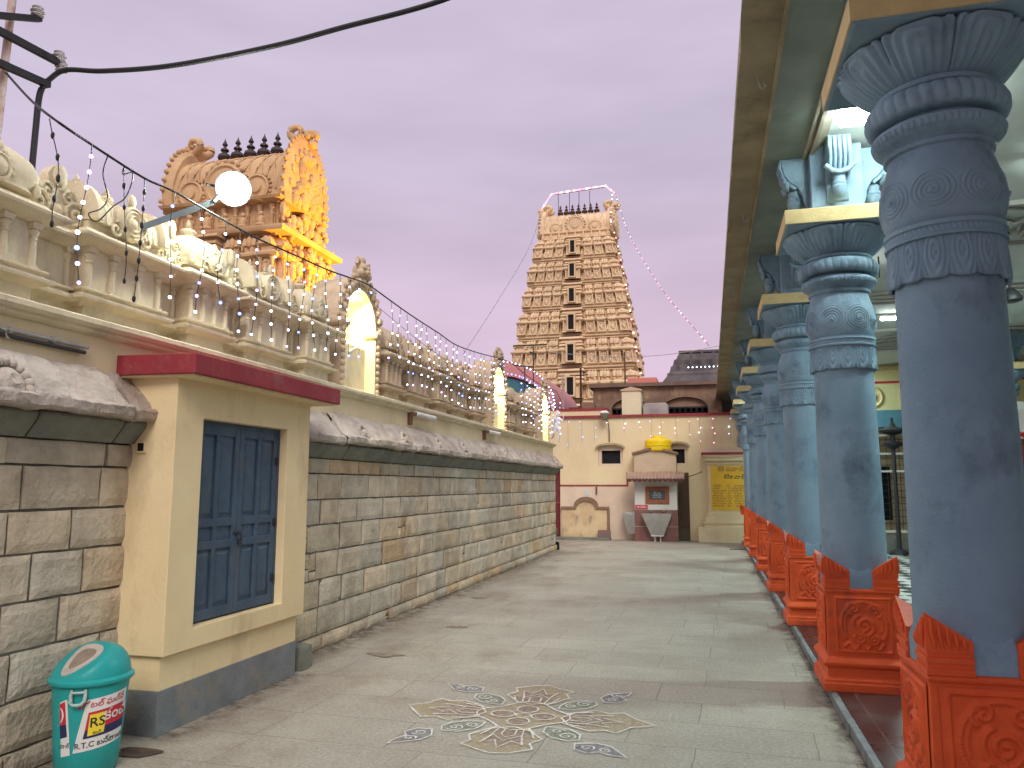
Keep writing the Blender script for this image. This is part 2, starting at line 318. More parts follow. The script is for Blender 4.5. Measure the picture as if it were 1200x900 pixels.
def rot(p, a): return (p[0] * math.cos(a) - p[1] * math.sin(a), p[0] * math.sin(a) + p[1] * math.cos(a))
cen = ellp(0, 0, .30, .30, 0, 32); cen = [(x * (1 + .12 * math.cos(4 * math.atan2(y, x))), y * (1 + .12 * math.cos(4 * math.atan2(y, x)))) for x, y in cen]
rpoly(cen[:-1], 'yellow', .0150); rline(cen)
for k in range(4):
    a = k * PI / 2; c = rot((.145, 0), a); e_ = ellp(c[0], c[1], .085, .075, a); rpoly(e_[:-1], 'mauve', .0165); rline(e_, .011)
e_ = ellp(0, 0, .05, .05); rpoly(e_[:-1], 'yellow', .0180); rline(e_, .010)
for k, Lp in ((0, .92), (1, .82), (2, .86), (3, .80)):   # four lotus arms
    a = k * PI / 2
    back = [(.28, -.10), (.38, -.17), (.50, -.24), (.60, -.20), (.68, -.24), (.76, -.10), (Lp, -.02), (.78, .09), (.68, .22), (.58, .18), (.48, .24), (.38, .16), (.28, .10)]
    pts = [rot(p, a) for p in back]; rpoly(pts, 'yellow', .0152); rline(pts)
    lot = [(.27, 0), (.34, -.13), (.47, -.17), (.45, -.09), (.62, -.13), (.56, -.05), (.70, 0), (.56, .06), (.62, .14), (.45, .10), (.47, .18), (.34, .14)]
    pts = [rot(p, a) for p in lot]; rpoly(pts, 'mauve', .0168); rline(pts + [pts[0]])
    for q in ([(.30, -.08), (.44, -.10), (.56, 0), (.44, .10), (.30, .08)], [(.34, -.04), (.44, -.04), (.49, 0), (.44, .05), (.34, .04)]):
        rline([rot(p, a) for p in q], .011)
for k in range(4):
    a = PI / 4 + k * PI / 2
    body = [(.30, 0), (.38, -.08), (.50, -.10), (.60, -.06), (.64, .02), (.56, .09), (.44, .10), (.36, .06)]
    pts = [rot(p, a) for p in body]; rpoly(pts, 'green', .0154); rm['green'].build('green_leaf', CH['green'], rang); rm['green'] = MB(); rline(pts + [pts[0]], .012)
    c = rot((.53, 0), a); rspiral(c[0], c[1], .065, 1.6, a); c = rot((.42, .01), a); rspiral(c[0], c[1], .05, 1.4, a + 1)
    tail = [(.68, -.04), (.76, -.10), (.86, -.08), (.88, .0), (.96, .02), (1.04, .08), (.94, .10), (.84, .12), (.74, .08)]
    pts = [rot(p, a) for p in tail]; rpoly(pts, 'indigo', .0154); rm['indigo'].build('indigo_curl', CH['indigo'], rang); rm['indigo'] = MB(); rline(pts + [pts[0]], .012)
    c = rot((.78, -.02), a); rspiral(c[0], c[1], .05, 1.5, a); c = rot((.88, .05), a); rspiral(c[0], c[1], .045, 1.5, a + 2)
for k, mb in [(k_, m_) for k_, m_ in rm.items() if m_.v]: mb.build({'yellow': 'ochre_petal', 'mauve': 'mauve_petal', 'green': 'green_leaf', 'indigo': 'indigo_curl', 'white': 'white_outline'}[k], CH[k], rang)

# ================================================================ LEFT TEMPLE WALL
wall = thing('temple_wall', 'long grey block stone wall with moulded cornice and cream parapet of miniature shrines', 'wall', (-3.85, 9, 0))
WY0, WY1 = -2.5, 19.35
courses = [0, .13, .40, .67, .94, 1.21, 1.46, 1.72, 1.875]
g = MB(); g.box(-4.3, -3.822, WY0, WY1 - .02, -.05, 1.9); g.build('mortar_bed', M_mortar, wall)
g = MB(); g.usec = True; rb = random.Random(3)
def block(g, y0, y1, z0, z1, xf, tint):
    j = lambda a=.006: rb.uniform(-a, a)
    d = xf + j(.009); q = .009; s_ = .004
    g.cc = tint
    A = [(-3.86, y0 + s_, z0 + s_), (-3.86, y1 - s_, z0 + s_), (-3.86, y1 - s_, z1 - s_), (-3.86, y0 + s_, z1 - s_)]
    B = [(d - .012, y0 + q + j(), z0 + q + j()), (d - .012, y1 - q + j(), z0 + q + j()), (d - .012, y1 - q + j(), z1 - q + j()), (d - .012, y0 + q + j(), z1 - q + j())]
    nu, nv = max(3, int((y1 - y0) / .045)), max(3, int((z1 - z0) / .045)); of = rb.uniform(0, 90)
    qz = .008
    def fn(u, v):
        yy_ = y0 + q + (y1 - y0 - 2 * q) * u; zz_ = z0 + qz + (z1 - z0 - 2 * qz) * v
        e_ = min(u, 1 - u) * (y1 - y0); e2 = min(v, 1 - v) * (z1 - z0); r_ = min(e_, e2)
        w_ = noise.fractal(Vector((yy_ * 9, zz_ * 9, of)), 1, 2, 4)
        dx_ = -.013 * math.exp(-r_ / .008) + .006 * w_
        k1 = .006 * noise.noise(Vector((yy_ * 7 + of, zz_ * 7, 1))); k2 = .006 * noise.noise(Vector((yy_ * 7, zz_ * 7 + of, 5)))
        return (d + dx_, yy_ + (k1 if e_ < .02 else 0), zz_ + (k2 if e2 < .02 else 0))
    g.sheet(nu, nv, fn)
    ring = [fn(i / nu, 0) for i in range(nu + 1)] + [fn(1, i / nv) for i in range(1, nv + 1)] + [fn(1 - i / nu, 1) for i in range(1, nu + 1)] + [fn(0, 1 - i / nv) for i in range(1, nv)]
    g.loft([[(-3.86, p[1], p[2]) for p in ring], ring], cap=False); return
    C_ = [(d + j(.003), B[0][1] + .014, B[0][2] + .012), (d + j(.003), B[1][1] - .014, B[1][2] + .012), (d + j(.003), B[2][1] - .014, B[2][2] - .012), (d + j(.003), B[3][1] + .014, B[3][2] - .012)]
    g.loft([A, B, C_])
for ci in range(len(courses) - 1):
    z0, z1 = courses[ci], courses[ci + 1]; y = WY0 + rb.uniform(0, .3)
    yy = WY0
    while yy < WY1 - .05:
        w = rb.choice([rb.uniform(.36, .55), rb.uniform(.45, .75), rb.uniform(.5, .85), rb.uniform(.36, .6), rb.uniform(.12, .2)])
        if ci == 7: w = rb.uniform(.45, .8)
        y1 = min(yy + w, WY1)
        if WY1 - y1 < .15: y1 = WY1
        v = rb.uniform(.84, 1.12); wm = rb.uniform(-.07, .08)
        t = (v * (1 + wm), v, v * (1 - wm * 1.2))
        if rb.random() < .06: t = (1.0, .84, .68)
        if w < .25 and rb.random() < .5:
            zm = z0 + (z1 - z0) * rb.uniform(.35, .6); block(g, yy, y1, z0, zm, -3.80, t); block(g, yy, y1, zm, z1, -3.80, (t[0] * .9, t[1] * .88, t[2] * .85))
        else: block(g, yy, y1, z0, z1, -3.80 + (.03 if ci == 0 else 0) + (.012 if ci == 7 else 0), t)
        yy = y1
g.build('masonry', M_block, wall)
g = MB(); g.loft([[(-4.25, WY1 - .02, z), (-3.83 + e_, WY1 - .02, z), (-3.83 + e_, WY1 + .02 + e_, z), (-4.25, WY1 + .02 + e_, z)] for z, e_ in ((0, .10), (.18, .09), (.2, .02), (1.7, .0), (1.88, .0))]); g.build('end_pier', M_block, wall)

def sweep(prof, y0, y1, amp, seed, step=.05, joint=1.1, groove=.012):
    """profile (x,z) swept along y with worn, displaced surface; closed to the wall"""
    rj = random.Random(seed); joints = []; y = y0
    while y < y1: y += rj.uniform(.75, 1.25) * joint; joints.append(y)
    n = int((y1 - y0) / step); P = []
    for i in range(len(prof) - 1):
        a, b = prof[i], prof[i + 1]; k = max(1, int(math.dist(a, b) / .03))
        for q in range(k): P.append((a[0] + (b[0] - a[0]) * q / k, a[1] + (b[1] - a[1]) * q / k))
    P.append(prof[-1]); mb = MB(); vs = []; off = rj.uniform(0, 50)
    for i in range(n + 1):
        y = y0 + (y1 - y0) * i / n; dj = min(abs(y - q) for q in joints); seg = sum(1 for q in joints if q < y)
        st = (math.sin(seg * 12.9 + seed) * .5) * amp * .8
        for k, (x, z) in enumerate(P):
            d = amp * noise.fractal(Vector((y * 3.1 + off, z * 7, x * 7)), 1.0, 2.0, 4) + st - (groove if dj < step * .6 else 0)
            if k in (0, len(P) - 1): d = 0
            vs.append((x + d, y, z + d * .4))
    m = len(P); mb.add(vs, [(i * m + k, i * m + k + 1, (i + 1) * m + k + 1, (i + 1) * m + k) for i in range(n) for k in range(m - 1)])
    return mb
yy = WY0; cpoly = [(-3.83, 1.878), (-3.775, 1.878), (-3.765, 1.895), (-3.735, 1.93), (-3.70, 1.975), (-3.685, 2.01), (-3.69, 2.026), (-3.83, 2.028)]
while yy < WY1 - .1:
    y1 = min(yy + rb.uniform(.42, .72), WY1); k = rb.uniform(-.006, .006); g = MB()
    g.loft([[(p[0] + (k if p[0] > -3.82 else 0) - (.012 if e_ in (0, 3) and p[0] > -3.82 else 0), y, p[1]) for p in cpoly] for e_, y in enumerate((yy + .004, yy + .016, y1 - .016, y1 - .004))])
    g.build('corbel_stone', M_corbel, wall, smooth=40); yy = y1
g = sweep([(-3.80, 1.872), (-3.775, 1.876), (-3.765, 1.90), (-3.72, 1.95), (-3.69, 2.0), (-3.685, 2.03), (-3.72, 2.034)], WY0, WY1, .010, 5, joint=.65, groove=.02)
g = None
cprof = [(-3.80, 2.03), (-3.60, 2.035), (-3.585, 2.05), (-3.585, 2.10), (-3.60, 2.118), (-3.635, 2.125), (-3.655, 2.16), (-3.70, 2.225), (-3.765, 2.29), (-3.83, 2.355), (-3.90, 2.40)]
yy = WY0; si = 0
while yy < WY1 - .3:
    y1 = min(yy + rb.uniform(.55, 1.25), WY1)
    if WY1 - y1 < .3: y1 = WY1
    P = []
    for i in range(len(cprof) - 1):
        a, b = cprof[i], cprof[i + 1]; k = max(1, int(math.dist(a, b) / .022))
        for q in range(k): P.append((a[0] + (b[0] - a[0]) * q / k, a[1] + (b[1] - a[1]) * q / k))
    P.append(cprof[-1]); near = 3 < (yy + y1) / 2 < 12; st_ = .022 if near else .04
    n = max(6, int((y1 - yy) / st_)); vs = []; off = rb.uniform(0, 90); so_ = rb.uniform(-.016, .012); tl = rb.uniform(-.012, .012); chip = rb.uniform(.15, .85)
    for i in range(n + 1):
        u = i / n; y = yy + .004 + (y1 - yy - .008) * u; e_ = min(u, 1 - u) * (y1 - yy)
        for k, (x, z) in enumerate(P):
            v = k / (len(P) - 1)
            big = noise.fractal(Vector((y * 2.2 + off, z * 5, off)), 1.0, 2.0, 3); fine = noise.fractal(Vector((y * 13 + off, z * 15, x * 15)), .8, 2.0, 5); rid = abs(noise.noise(Vector((y * 5 + off, z * 9, 3))))
            d = .016 * big + .011 * fine - .014 * rid + so_ + tl * (u - .5) - .030 * math.exp(-e_ / .018)
            if .08 < v < .34 and abs(u - chip) < .06: d -= .03 * (1 - abs(u - chip) / .06)
            vs.append((x + d * (1 if 0 < k < len(P) - 1 else .2), y, z + d * .5 * (1 if k < len(P) - 1 else 0)))
    m = len(P); g = MB(); g.add(vs, [(i * m + k, i * m + k + 1, (i + 1) * m + k + 1, (i + 1) * m + k) for i in range(n) for k in range(m - 1)])
    g.add([(-3.80, yy + .01, 2.03), (-3.80, yy + .01, 2.34), (-3.62, yy + .01, 2.06)], [(0, 1, 2)])
    g.build('cornice_stone', M_cornice, wall, smooth=32); yy = y1; si += 1
g = MB(); g.prism([(-4.0, 2.032), (-3.66, 2.045), (-3.66, 2.08), (-3.72, 2.15), (-3.88, 2.33), (-4.0, 2.33)], 'y', WY0, WY1 - .07); g.build('cornice_bed', M_mortar, wall)
g = MB(); g.prism([(-4.0, 2.0), (-3.66, 2.04), (-3.66, 2.08), (-3.72, 2.16), (-3.88, 2.37), (-4.0, 2.37)][::-1] and [(-4.0, 2.03), (-3.62, 2.04), (-3.62, 2.08), (-3.70, 2.18), (-3.88, 2.37), (-4.0, 2.37)], 'y', WY1 - .06, WY1 - .005); g.build('cornice_end', M_cornice, wall)
for yk in (3.33, 7.75, 8.95, 10.2, 11.35, 12.6, 13.8, 15.1, 16.3, 17.5, 18.7):       # worn horseshoe bosses on the cornice
    g = MB(); rr = .115 if yk < 5 else .085
    for q in range(11):
        a = -.4 + (PI + .8) * q / 10; pz = 2.165 + rr * .95 * math.sin(a); px = -3.62 - (pz - 2.08) * .52
        g.ball((px, yk + rr * math.cos(a), pz), (.032, .030, .032) if yk < 5 else (.03, .03, .03), 8, 6)
    if yk < 5: g.M = Matrix.Translation((-3.655, yk, 2.165)) @ Matrix.Rotation(math.radians(65), 4, 'Y'); g.lathe([(.0, .02), (.035, .03), (.05, .015), (.085, .0)], n=16); g.M = None
    else: g.ball((-3.66, yk, 2.16), (.04, .05, .05), 8, 6)
    g.build('horseshoe_boss', M_cornice, wall, smooth=60)
g = MB(); g.box(-4.3, -3.86, WY0, WY1 - .03, 2.0, 2.57); g.build('plaster_band', M_plaster, wall)
g = MB(); g.prism([(-4.3, 2.565), (-3.845, 2.565), (-3.815, 2.58), (-3.815, 2.60), (-3.79, 2.605), (-3.77, 2.625), (-3.77, 2.655), (-3.785, 2.665), (-4.3, 2.668)], 'y', WY0, WY1 + .03); g.build('coping', M_stucco, wall)
g = MB(); g.box(-4.3, -4.035, WY0, WY1 - .05, 2.66, 3.24); g.build('parapet_wall', M_stucco, wall)

def pil(g, x, y, z0, z1, r):
    h = z1 - z0
    g.rect(x, y, [(r * 1.25, r * 1.25, z0), (r * 1.25, r * 1.25, z0 + h * .07)])
    g.lathe([(r * 1.0, .07), (r * .95, .1), (r, .3), (r * .86, .56), (r * .82, .6), (r * 1.1, .63), (r * .8, .67), (r * .8, .70), (r * 1.25, .78), (r * 1.3, .82), (r * .9, .86), (r * 1.05, .88)] if False else
            [(q, z0 + h * t) for q, t in ((r * 1.0, .07), (r * .95, .1), (r, .3), (r * .86, .56), (r * .82, .6), (r * 1.12, .63), (r * .8, .67), (r * .8, .70), (r * 1.3, .78), (r * 1.35, .82), (r * .9, .87))], (x, y, 0), 12)
    g.rect(x, y, [(r * 1.2, r * 1.2, z0 + h * .87), (r * 1.5, r * 1.5, z0 + h * .93), (r * 1.5, r * 1.5, z1)])
def corn(g, x, y, hx, hy, z, o=1.0):
    g.rect(x, y, [(hx + .005, hy + .005, z), (hx + .03 * o, hy + .03 * o, z + .012), (hx + .075 * o, hy + .075 * o, z + .035), (hx + .105 * o, hy + .105 * o, z + .045), (hx + .11 * o, hy + .11 * o, z + .065), (hx + .08 * o, hy + .08 * o, z + .085), (hx + .02 * o, hy + .02 * o, z + .105), (hx, hy, z + .13)])
def vedi(g, x, y, hx, hy, z):
    g.rect(x, y, [(hx - .03, hy - .03, z), (hx + .0, hy + .0, z + .02), (hx + .055, hy + .055, z + .035), (hx + .06, hy + .06, z + .06), (hx + .02, hy + .02, z + .07), (hx + .005, hy + .005, z + .09), (hx + .03, hy + .03, z + .10), (hx + .03, hy + .03, z + .115)])
def finial(x, y, z, s, mat, parent):
    g = MB(); g.lathe([(r * s, z + h * s) for r, h in ((.25, 0), (.30, .05), (.16, .12), (.14, .18), (.40, .34), (.46, .46), (.36, .58), (.14, .66), (.20, .72), (.24, .76), (.10, .84), (.12, .88), (.14, .95), (.06, 1.10), (.01, 1.22))], (x, y, 0), 14)
    return g.build('finial', mat, parent, smooth=50)
def swirl(g, cx, cy, cz, r, turns, a0, sgn, tr=.010, x=None):       # spiral tube lying in the yz plane
    n = 26; g.tube([(x if x is not None else cx, cy + r * (1 - .92 * i / n) * math.cos(a0 + sgn * turns * 2 * PI * i / n), cz + r * (1 - .92 * i / n) * math.sin(a0 + sgn * turns * 2 * PI * i / n)) for i in range(n + 1)], tr, 6)
XC = -4.13
def kuta(y, hw, mat, hd=.245):
    g = MB(); g.rect(XC, y, [(hd - .02, hw - .04, 2.66), (hd - .02, hw - .04, 2.80)]); vedi(g, XC, y, hd, hw, 2.77); g.rect(XC, y, [(hd - .018, hw - .03, 2.88), (hd - .018, hw - .03, 3.18)])
    corn(g, XC, y, hd, hw, 3.165)
    g.rect(XC, y, [(hd * .8, hw * .8, 3.29), (hd * .8, hw * .8, 3.33)])
    root = g.build('miniature_shrine', mat, wall, bevel=.004)
    k = min(hd, hw); d = MB(); a = hw * .96
    rings = []
    for r, z in ((1.0, 3.325), (1.12, 3.335), (1.08, 3.36), (1.16, 3.40), (1.18, 3.47), (1.06, 3.53), (.78, 3.585), (.50, 3.61), (.40, 3.63)):
        rings.append([(XC + hd * .95 * r * (abs(math.cos(t)) ** .55) * (1 if math.cos(t) > 0 else -1), y + a * .9 * r * (abs(math.sin(t)) ** .55) * (1 if math.sin(t) > 0 else -1), z) for t in [2 * PI * q / 32 for q in range(32)]])
    d.loft(rings)
    for s in (-1, 1):                       # leaves round the dome and kudu on the face
        for s2 in (-1, 1): d.ball((XC + s * hd * .9, y + s2 * a * .85, 3.37), (.03, .03, .05), 8, 6)
    d.build('dome', mat, root, smooth=50)
    kk = MB(); fx = XC + hd * 1.06
    kk.M = Matrix.Translation((fx, y, 3.41)) @ Matrix.Rotation(PI / 2, 4, 'Y')
    kk.lathe([(.085, -.04), (.085, .01), (.07, .02), (.06, .005), (.045, .02), (.02, .025), (.001, .03)], n=20); kk.M = None
    for q in range(9):
        t = -.2 + (PI + .4) * q / 8; kk.ball((fx, y + .095 * math.cos(t), 3.41 + .095 * math.sin(t)), .018, 6, 5)
    kk.ball((fx, y, 3.525), (.02, .022, .035), 8, 6)
    kk.build('kudu_disc', mat, root, smooth=50)
    finial(XC, y, 3.615, .15, mat, root)
    np_ = 4
    for q in range(np_):
        p = MB(); pil(p, XC + hd - .014, y - hw * .82 + 2 * hw * .82 * q / (np_ - 1), 2.885, 3.168, .024); p.build('pilaster', mat, root, smooth=40)
def sala(y, hw, mat, hd=.205):
    g = MB(); g.rect(XC, y, [(hd - .02, hw - .04, 2.66), (hd - .02, hw - .04, 2.80)]); vedi(g, XC, y, hd, hw, 2.77); g.rect(XC, y, [(hd - .018, hw - .03, 2.88), (hd - .018, hw - .03, 3.18)])
    corn(g, XC, y, hd, hw, 3.165); g.rect(XC, y, [(hd * .85, hw * .9, 3.29), (hd * .85, hw * .9, 3.36)])
    root = g.build('miniature_shrine', mat, wall, bevel=.004)
    d = MB(); n = 16; rings = []
    for s in (-1, -.86, -.84, .84, .86, 1):
        k = 1.22 if abs(s) > .85 else 1.0
        rings.append([(XC + hd * k * math.cos(t) * (1.05), y + s * hw * .92, 3.36 + (.235 * k) * math.sin(t) ** .9) for t in [PI * q / n for q in range(n + 1)]])
    d.loft(rings)
    for q in range(11): d.tube([(XC + hd * 1.07 * math.cos(t), y - hw * .75 + 1.5 * hw * q / 10, 3.365 + .24 * math.sin(t)) for t in [PI * k / 8 for k in range(5)]], .006, 5)
    d.build('barrel_roof', mat, root, smooth=50)
    kk = MB(); fx = XC + hd * 1.0
    kk.M = Matrix.Translation((fx, y, 3.43)) @ Matrix.Rotation(PI / 2, 4, 'Y')
    kk.lathe([(.125, -.08), (.125, .03), (.11, .045), (.10, .03), (.085, .045), (.07, .03), (.055, .05), (.04, .035), (.02, .05), (.001, .052)], n=24); kk.M = None
    for s in (-1, 1): swirl(kk, fx, y + s * .15, 3.35, .06, 1.4, PI / 2, s, .012, x=fx + .02)
    kk.ball((fx, y, 3.60), (.025, .04, .055), 8, 6)
    kk.build('kudu_disc', mat, root, smooth=50)
    m = max(3, int(hw / .10))
    for q in range(m): finial(XC - .02, y - hw * .7 + 1.4 * hw * q / (m - 1), 3.59, .115, mat, root)
    for q in (-.86, -.32, .32, .86):
        p = MB(); pil(p, XC + hd - .014, y + q * hw, 2.885, 3.168, .025); p.build('pilaster', mat, root, smooth=40)
def crest(y, w, mat, tall=1.05, x=-4.0):
    """scrolled leaf gable between two shrines with its slim pilasters and bracket"""
    g = MB(); z = 3.27; H = .36 * tall
    half = [(.50, 0), (.52, .12), (.42, .20), (.46, .34), (.34, .42), (.30, .52), (.20, .56), (.14, .66), (.16, .78), (.10, .92), (0, 1.02)]
    w *= 1.22; out = [(y + a * w, z + b * H) for a, b in half] + [(y - a * w, z + b * H) for a, b in reversed(half[:-1])]
    g.prism(out, 'x', x - .07, x)
    for s in (-1, 1):
        swirl(g, x, y + s * w * .27, z + H * .22, w * .19, 1.8, 0 if s > 0 else PI, s, .013, x=x + .008)
        swirl(g, x, y + s * w * .16, z + H * .48, w * .12, 1.4, 0 if s > 0 else PI, s, .010, x=x + .008)
    g.ball((x + .01, y, z + H * .80), (.03, w * .10, H * .20), 10, 8); g.ball((x + .01, y, z + H * .2), (.03, w * .08, H * .12), 10, 8)
    root = g.build('scrolled_gable', mat, wall, smooth=45)
    g = MB(); corn(g, -4.13, y, .12, w * .5, 3.145, .8); vedi(g, -4.13, y, .13, w * .26, 2.76); g.rect(-4.13, y, [(.10, w * .2, 2.66), (.10, w * .2, 2.79)]); g.build('recess_cornice', mat, root, bevel=.003)
    for s in (-.28, .28):
        p = MB(); pil(p, -4.03, y + s * w, 2.88, 3.15, .020); p.build('pilaster', mat, root, smooth=40)
NW = M_stucco; FW = M_stucco_far
for f_, y_, h_ in (('s', 2.45, .36), ('k', 3.32, .36), ('c', 3.86, .42), ('s', 4.42, .38), ('c', 4.93, .30), ('k', 5.30, .27), ('c', 5.70, .34), ('s', 6.22, .36), ('c', 6.70, .28), ('k', 7.10, .27)):
    {'k': kuta, 's': sala, 'c': crest}[f_](y_, h_, NW)
for f_, y_, h_ in (('k', 9.08, .26), ('c', 9.50, .34), ('s', 10.02, .36), ('c', 10.54, .34), ('k', 10.98, .26), ('c', 11.40, .32), ('s', 11.92, .36), ('c', 12.44, .34), ('k', 12.88, .26), ('c', 13.28, .28),
                   ('k', 15.22, .26), ('c', 15.62, .30), ('s', 16.12, .36), ('c', 16.62, .30), ('k', 17.02, .26), ('c', 17.42, .28)):
    {'k': kuta, 's': sala, 'c': crest}[f_](y_, h_, FW)

# the three lit arched niches
M_nicheyel = surf('niche_yellow_paint', (.80, .74, .42), (.74, .68, .38), .7, 3, .08, 30)
M_nlamp = emis('niche_lamp_glow', (1.0, 1.0, .86), 22)
def niche(y, hw, label_mat):
    zs = 3.42; x0, x1 = -4.34, -3.90
    def arch(h, z_, ex=0): return [(y + (h) * math.cos(t), z_ + (h * 1.15 + ex) * math.sin(t)) for t in [PI * q / 18 for q in range(19)]]
    g = MB(); r0 = hw; r1 = hw + .13
    inn = [(y + hw, 2.665)] + arch(r0, zs) + [(y - hw, 2.665)]; outp = [(y + r1, 2.665)] + arch(r1, zs) + [(y - r1, 2.665)]
    n = len(inn); vs = [(x1, *p) for p in inn] + [(x1, *p) for p in outp] + [(x0, *p) for p in inn] + [(x0, *p) for p in outp]; fs = []
    for i in range(n - 1):
        fs += [(i, i + 1, n + i + 1, n + i), (n + i, n + i + 1, 3 * n + i + 1, 3 * n + i)]
    g.add(vs, fs); root = g.build('arched_niche', label_mat, wall, smooth=35)
    g = MB(); fs = [(i, 2 * n + i, 2 * n + i + 1, i + 1) for i in range(n - 1)]; g.add(vs, fs); g.add([(x0 + .01, *p) for p in inn], [tuple(range(n))]); g.build('niche_lining', M_nicheyel, root)
    g = MB(); rr = random.Random(int(y * 10))
    for i in range(15):                                   # carved foliage round the arch
        t = PI * (i + .5) / 15
        g.ball((x1 + .012, y + (hw + .085) * math.cos(t), zs + (hw + .085) * 1.15 * math.sin(t)), (.035, .045, .045), 8, 6)
        g.ball((x1 + .0, y + (hw + .165) * math.cos(t), zs + (hw + .165) * 1.13 * math.sin(t)), (.03, .032, .034), 8, 6)
    for s in (-1, 1):
        for k in range(9): g.ball((x1 + .005, y + s * (hw + .065), 2.72 + .078 * k), (.03, .05, .04), 8, 6)
        g.rect(x1 - .05, y + s * (hw + .07), [(.06, .08, 3.36), (.09, .11, 3.40), (.09, .11, 3.44), (.06, .08, 3.47)])
    g.build('arch_carving', label_mat, root, smooth=60)
    g = MB(); zt = zs + (hw + .13) * 1.15                  # grinning mask on top: brow, cheeks, horns
    g.ball((x1 - .03, y, zt + .09), (.09, .12, .11), 12, 9)
    for s in (-1, 1):
        g.ball((x1 + .04, y + s * .055, zt + .12), (.035, .035, .035), 8, 6); g.ball((x1 + .02, y + s * .10, zt + .04), (.05, .06, .05), 8, 6)
        g.tube([(x1 - .02, y + s * .08, zt + .16), (x1, y + s * .15, zt + .20), (x1, y + s * .17, zt + .14), (x1, y + s * .13, zt + .11)], [.03, .026, .02, .012], 7)
    g.ball((x1 + .06, y, zt + .06), (.04, .05, .03), 8, 6); g.ball((x1 - .01, y, zt + .21), (.04, .05, .05), 8, 6)
    g.build('lion_mask', label_mat, root, smooth=60)
    g = MB(); g.box(x1 - .22, x1 - .16, y - .10, y + .10, zs + hw * .93, zs + hw * .93 + .035); g.build('niche_lamp', M_nlamp, root)
    ld = bpy.data.lights.new('niche_light', 'AREA'); ld.shape = 'RECTANGLE'; ld.size = .12; ld.size_y = .22; ld.energy = 11; ld.color = (1.0, .98, .78)
    lo = bpy.data.objects.new('niche_light', ld); col.objects.link(lo); lo.location = (x1 - .10, y, zs + hw * .90); lo.rotation_euler = (0, math.radians(-14), 0)
    return root
niche(8.13, .40, M_stucco_far); niche(14.25, .40, M_stucco_far); niche(18.55, .38, M_stucco_far)
# ================================================================ BOOTH
bt = thing('wall_booth', 'small cream booth against the stone wall with blue double doors and red slab roof', 'booth', (-3.65, 5.3, 0))
g = MB()   # upper body with a door opening (front at x=-3.45)
x0, x1, y0, y1, z0, z1 = -3.86, -3.455, 4.42, 6.21, .50, 2.335
dy0, dy1, dz0, dz1 = 4.715, 5.84, .635, 2.07
O = [(y0, z0), (y1, z0), (y1, z1), (y0, z1)]; I = [(dy0, dz0), (dy1, dz0), (dy1, dz1), (dy0, dz1)]
vs = [(x1, *p) for p in O] + [(x1, *p) for p in I] + [(x0, *p) for p in O] + [(x1 - .10, *p) for p in I]
fs = [(i, (i + 1) % 4, 4 + (i + 1) % 4, 4 + i) for i in range(4)] + [(i, 8 + i, 8 + (i + 1) % 4, (i + 1) % 4) for i in range(4)] + [(4 + i, 4 + (i + 1) % 4, 12 + (i + 1) % 4, 12 + i) for i in range(4)] + [(8, 11, 10, 9)]
g.add(vs, fs); g.build('wall', M_booth, bt, bevel=.006)
g = MB(); g.box(-3.86, -3.50, 4.455, 6.16, .27, .50); g.build('lower_wall', M_booth, bt)
g = MB(); g.box(-3.86, -3.495, 4.445, 6.17, -.02, .28); g.build('plinth', M_grey, bt, bevel=.006)
g = MB(); g.loft([[(-4.02, 4.30, z), (-3.27, 4.345, z), (-3.27, 6.42, z), (-4.02, 6.42, z)] for z in (2.337, 2.475)]); g.build('roof_slab', M_red, bt, bevel=.008)
g = MB(); g.loft([[(-4.0, 4.32, z), (-3.30, 4.37, z), (-3.30, 6.40, z), (-4.0, 6.40, z)] for z in (2.325, 2.3372)]); g.build('slab_soffit', M_booth, bt)
g = MB(); vy, vz = 4.42, 1.86
g.box(-3.74, -3.685, 4.414, 4.4185, 1.83, 1.885); g.build('vent_hole', M_black, bt)
g = MB()
for a, b, c, d in ((-3.75, -3.74, 1.82, 1.895), (-3.685, -3.675, 1.82, 1.895)): g.box(a, b, 4.405, 4.419, c, d)
g.box(-3.74, -3.685, 4.405, 4.419, 1.885, 1.895); g.box(-3.74, -3.685, 4.405, 4.419, 1.82, 1.83); g.build('vent_rim', M_booth, bt)
def leaf(ya, yb, ajar):
    xb = -3.548; d = MB(); d.box(xb - .03, xb, ya, yb, dz0 + .012, dz1 - .035)
    st = .055
    fr = MB()
    for a, b in ((ya, ya + st), (yb - st, yb), ((ya + yb) / 2 - .022, (ya + yb) / 2 + .022)): fr.box(xb, xb + .018, a, b, dz0 + .012, dz1 - .035)
    for a, b in ((dz0 + .012, dz0 + .085), (1.14, 1.20), (1.30, 1.36), (dz1 - .10, dz1 - .035)): fr.box(xb + .0, xb + .0165, ya + st, yb - st, a, b)
    o = d.build('door_leaf', M_bluedoor, bt)
    fr.build('door_frame', M_bluedoor, o, bevel=.004)
    p = MB()
    for a, b in ((ya + st + .02, (ya + yb) / 2 - .04), ((ya + yb) / 2 + .04, yb - st - .02)):
        for c, e_ in ((dz0 + .11, 1.115), (1.385, dz1 - .125)):
            p.loft([[(xb + q, a + i_, c + i_), (xb + q, b - i_, c + i_), (xb + q, b - i_, e_ - i_), (xb + q, a + i_, e_ - i_)] for q, i_ in ((0, 0), (.003, 0), (.010, .018), (.011, .02))])
    p.build('raised_panel', M_bluedoor, o)
for z_ in (.85, 1.30, 1.80):
    for ya_, yb_ in ((dy0 + .012, dy0 + .06), (dy1 - .06, dy1 - .012)):
        g = MB(); g.box(-3.529, -3.521, ya_, yb_, z_ - .03, z_ + .03); g.tube([(-3.519, (ya_ + yb_) / 2, z_ - .032), (-3.519, (ya_ + yb_) / 2, z_ + .032)], .006, 6); g.build('hinge', M_dkmetal, bt)
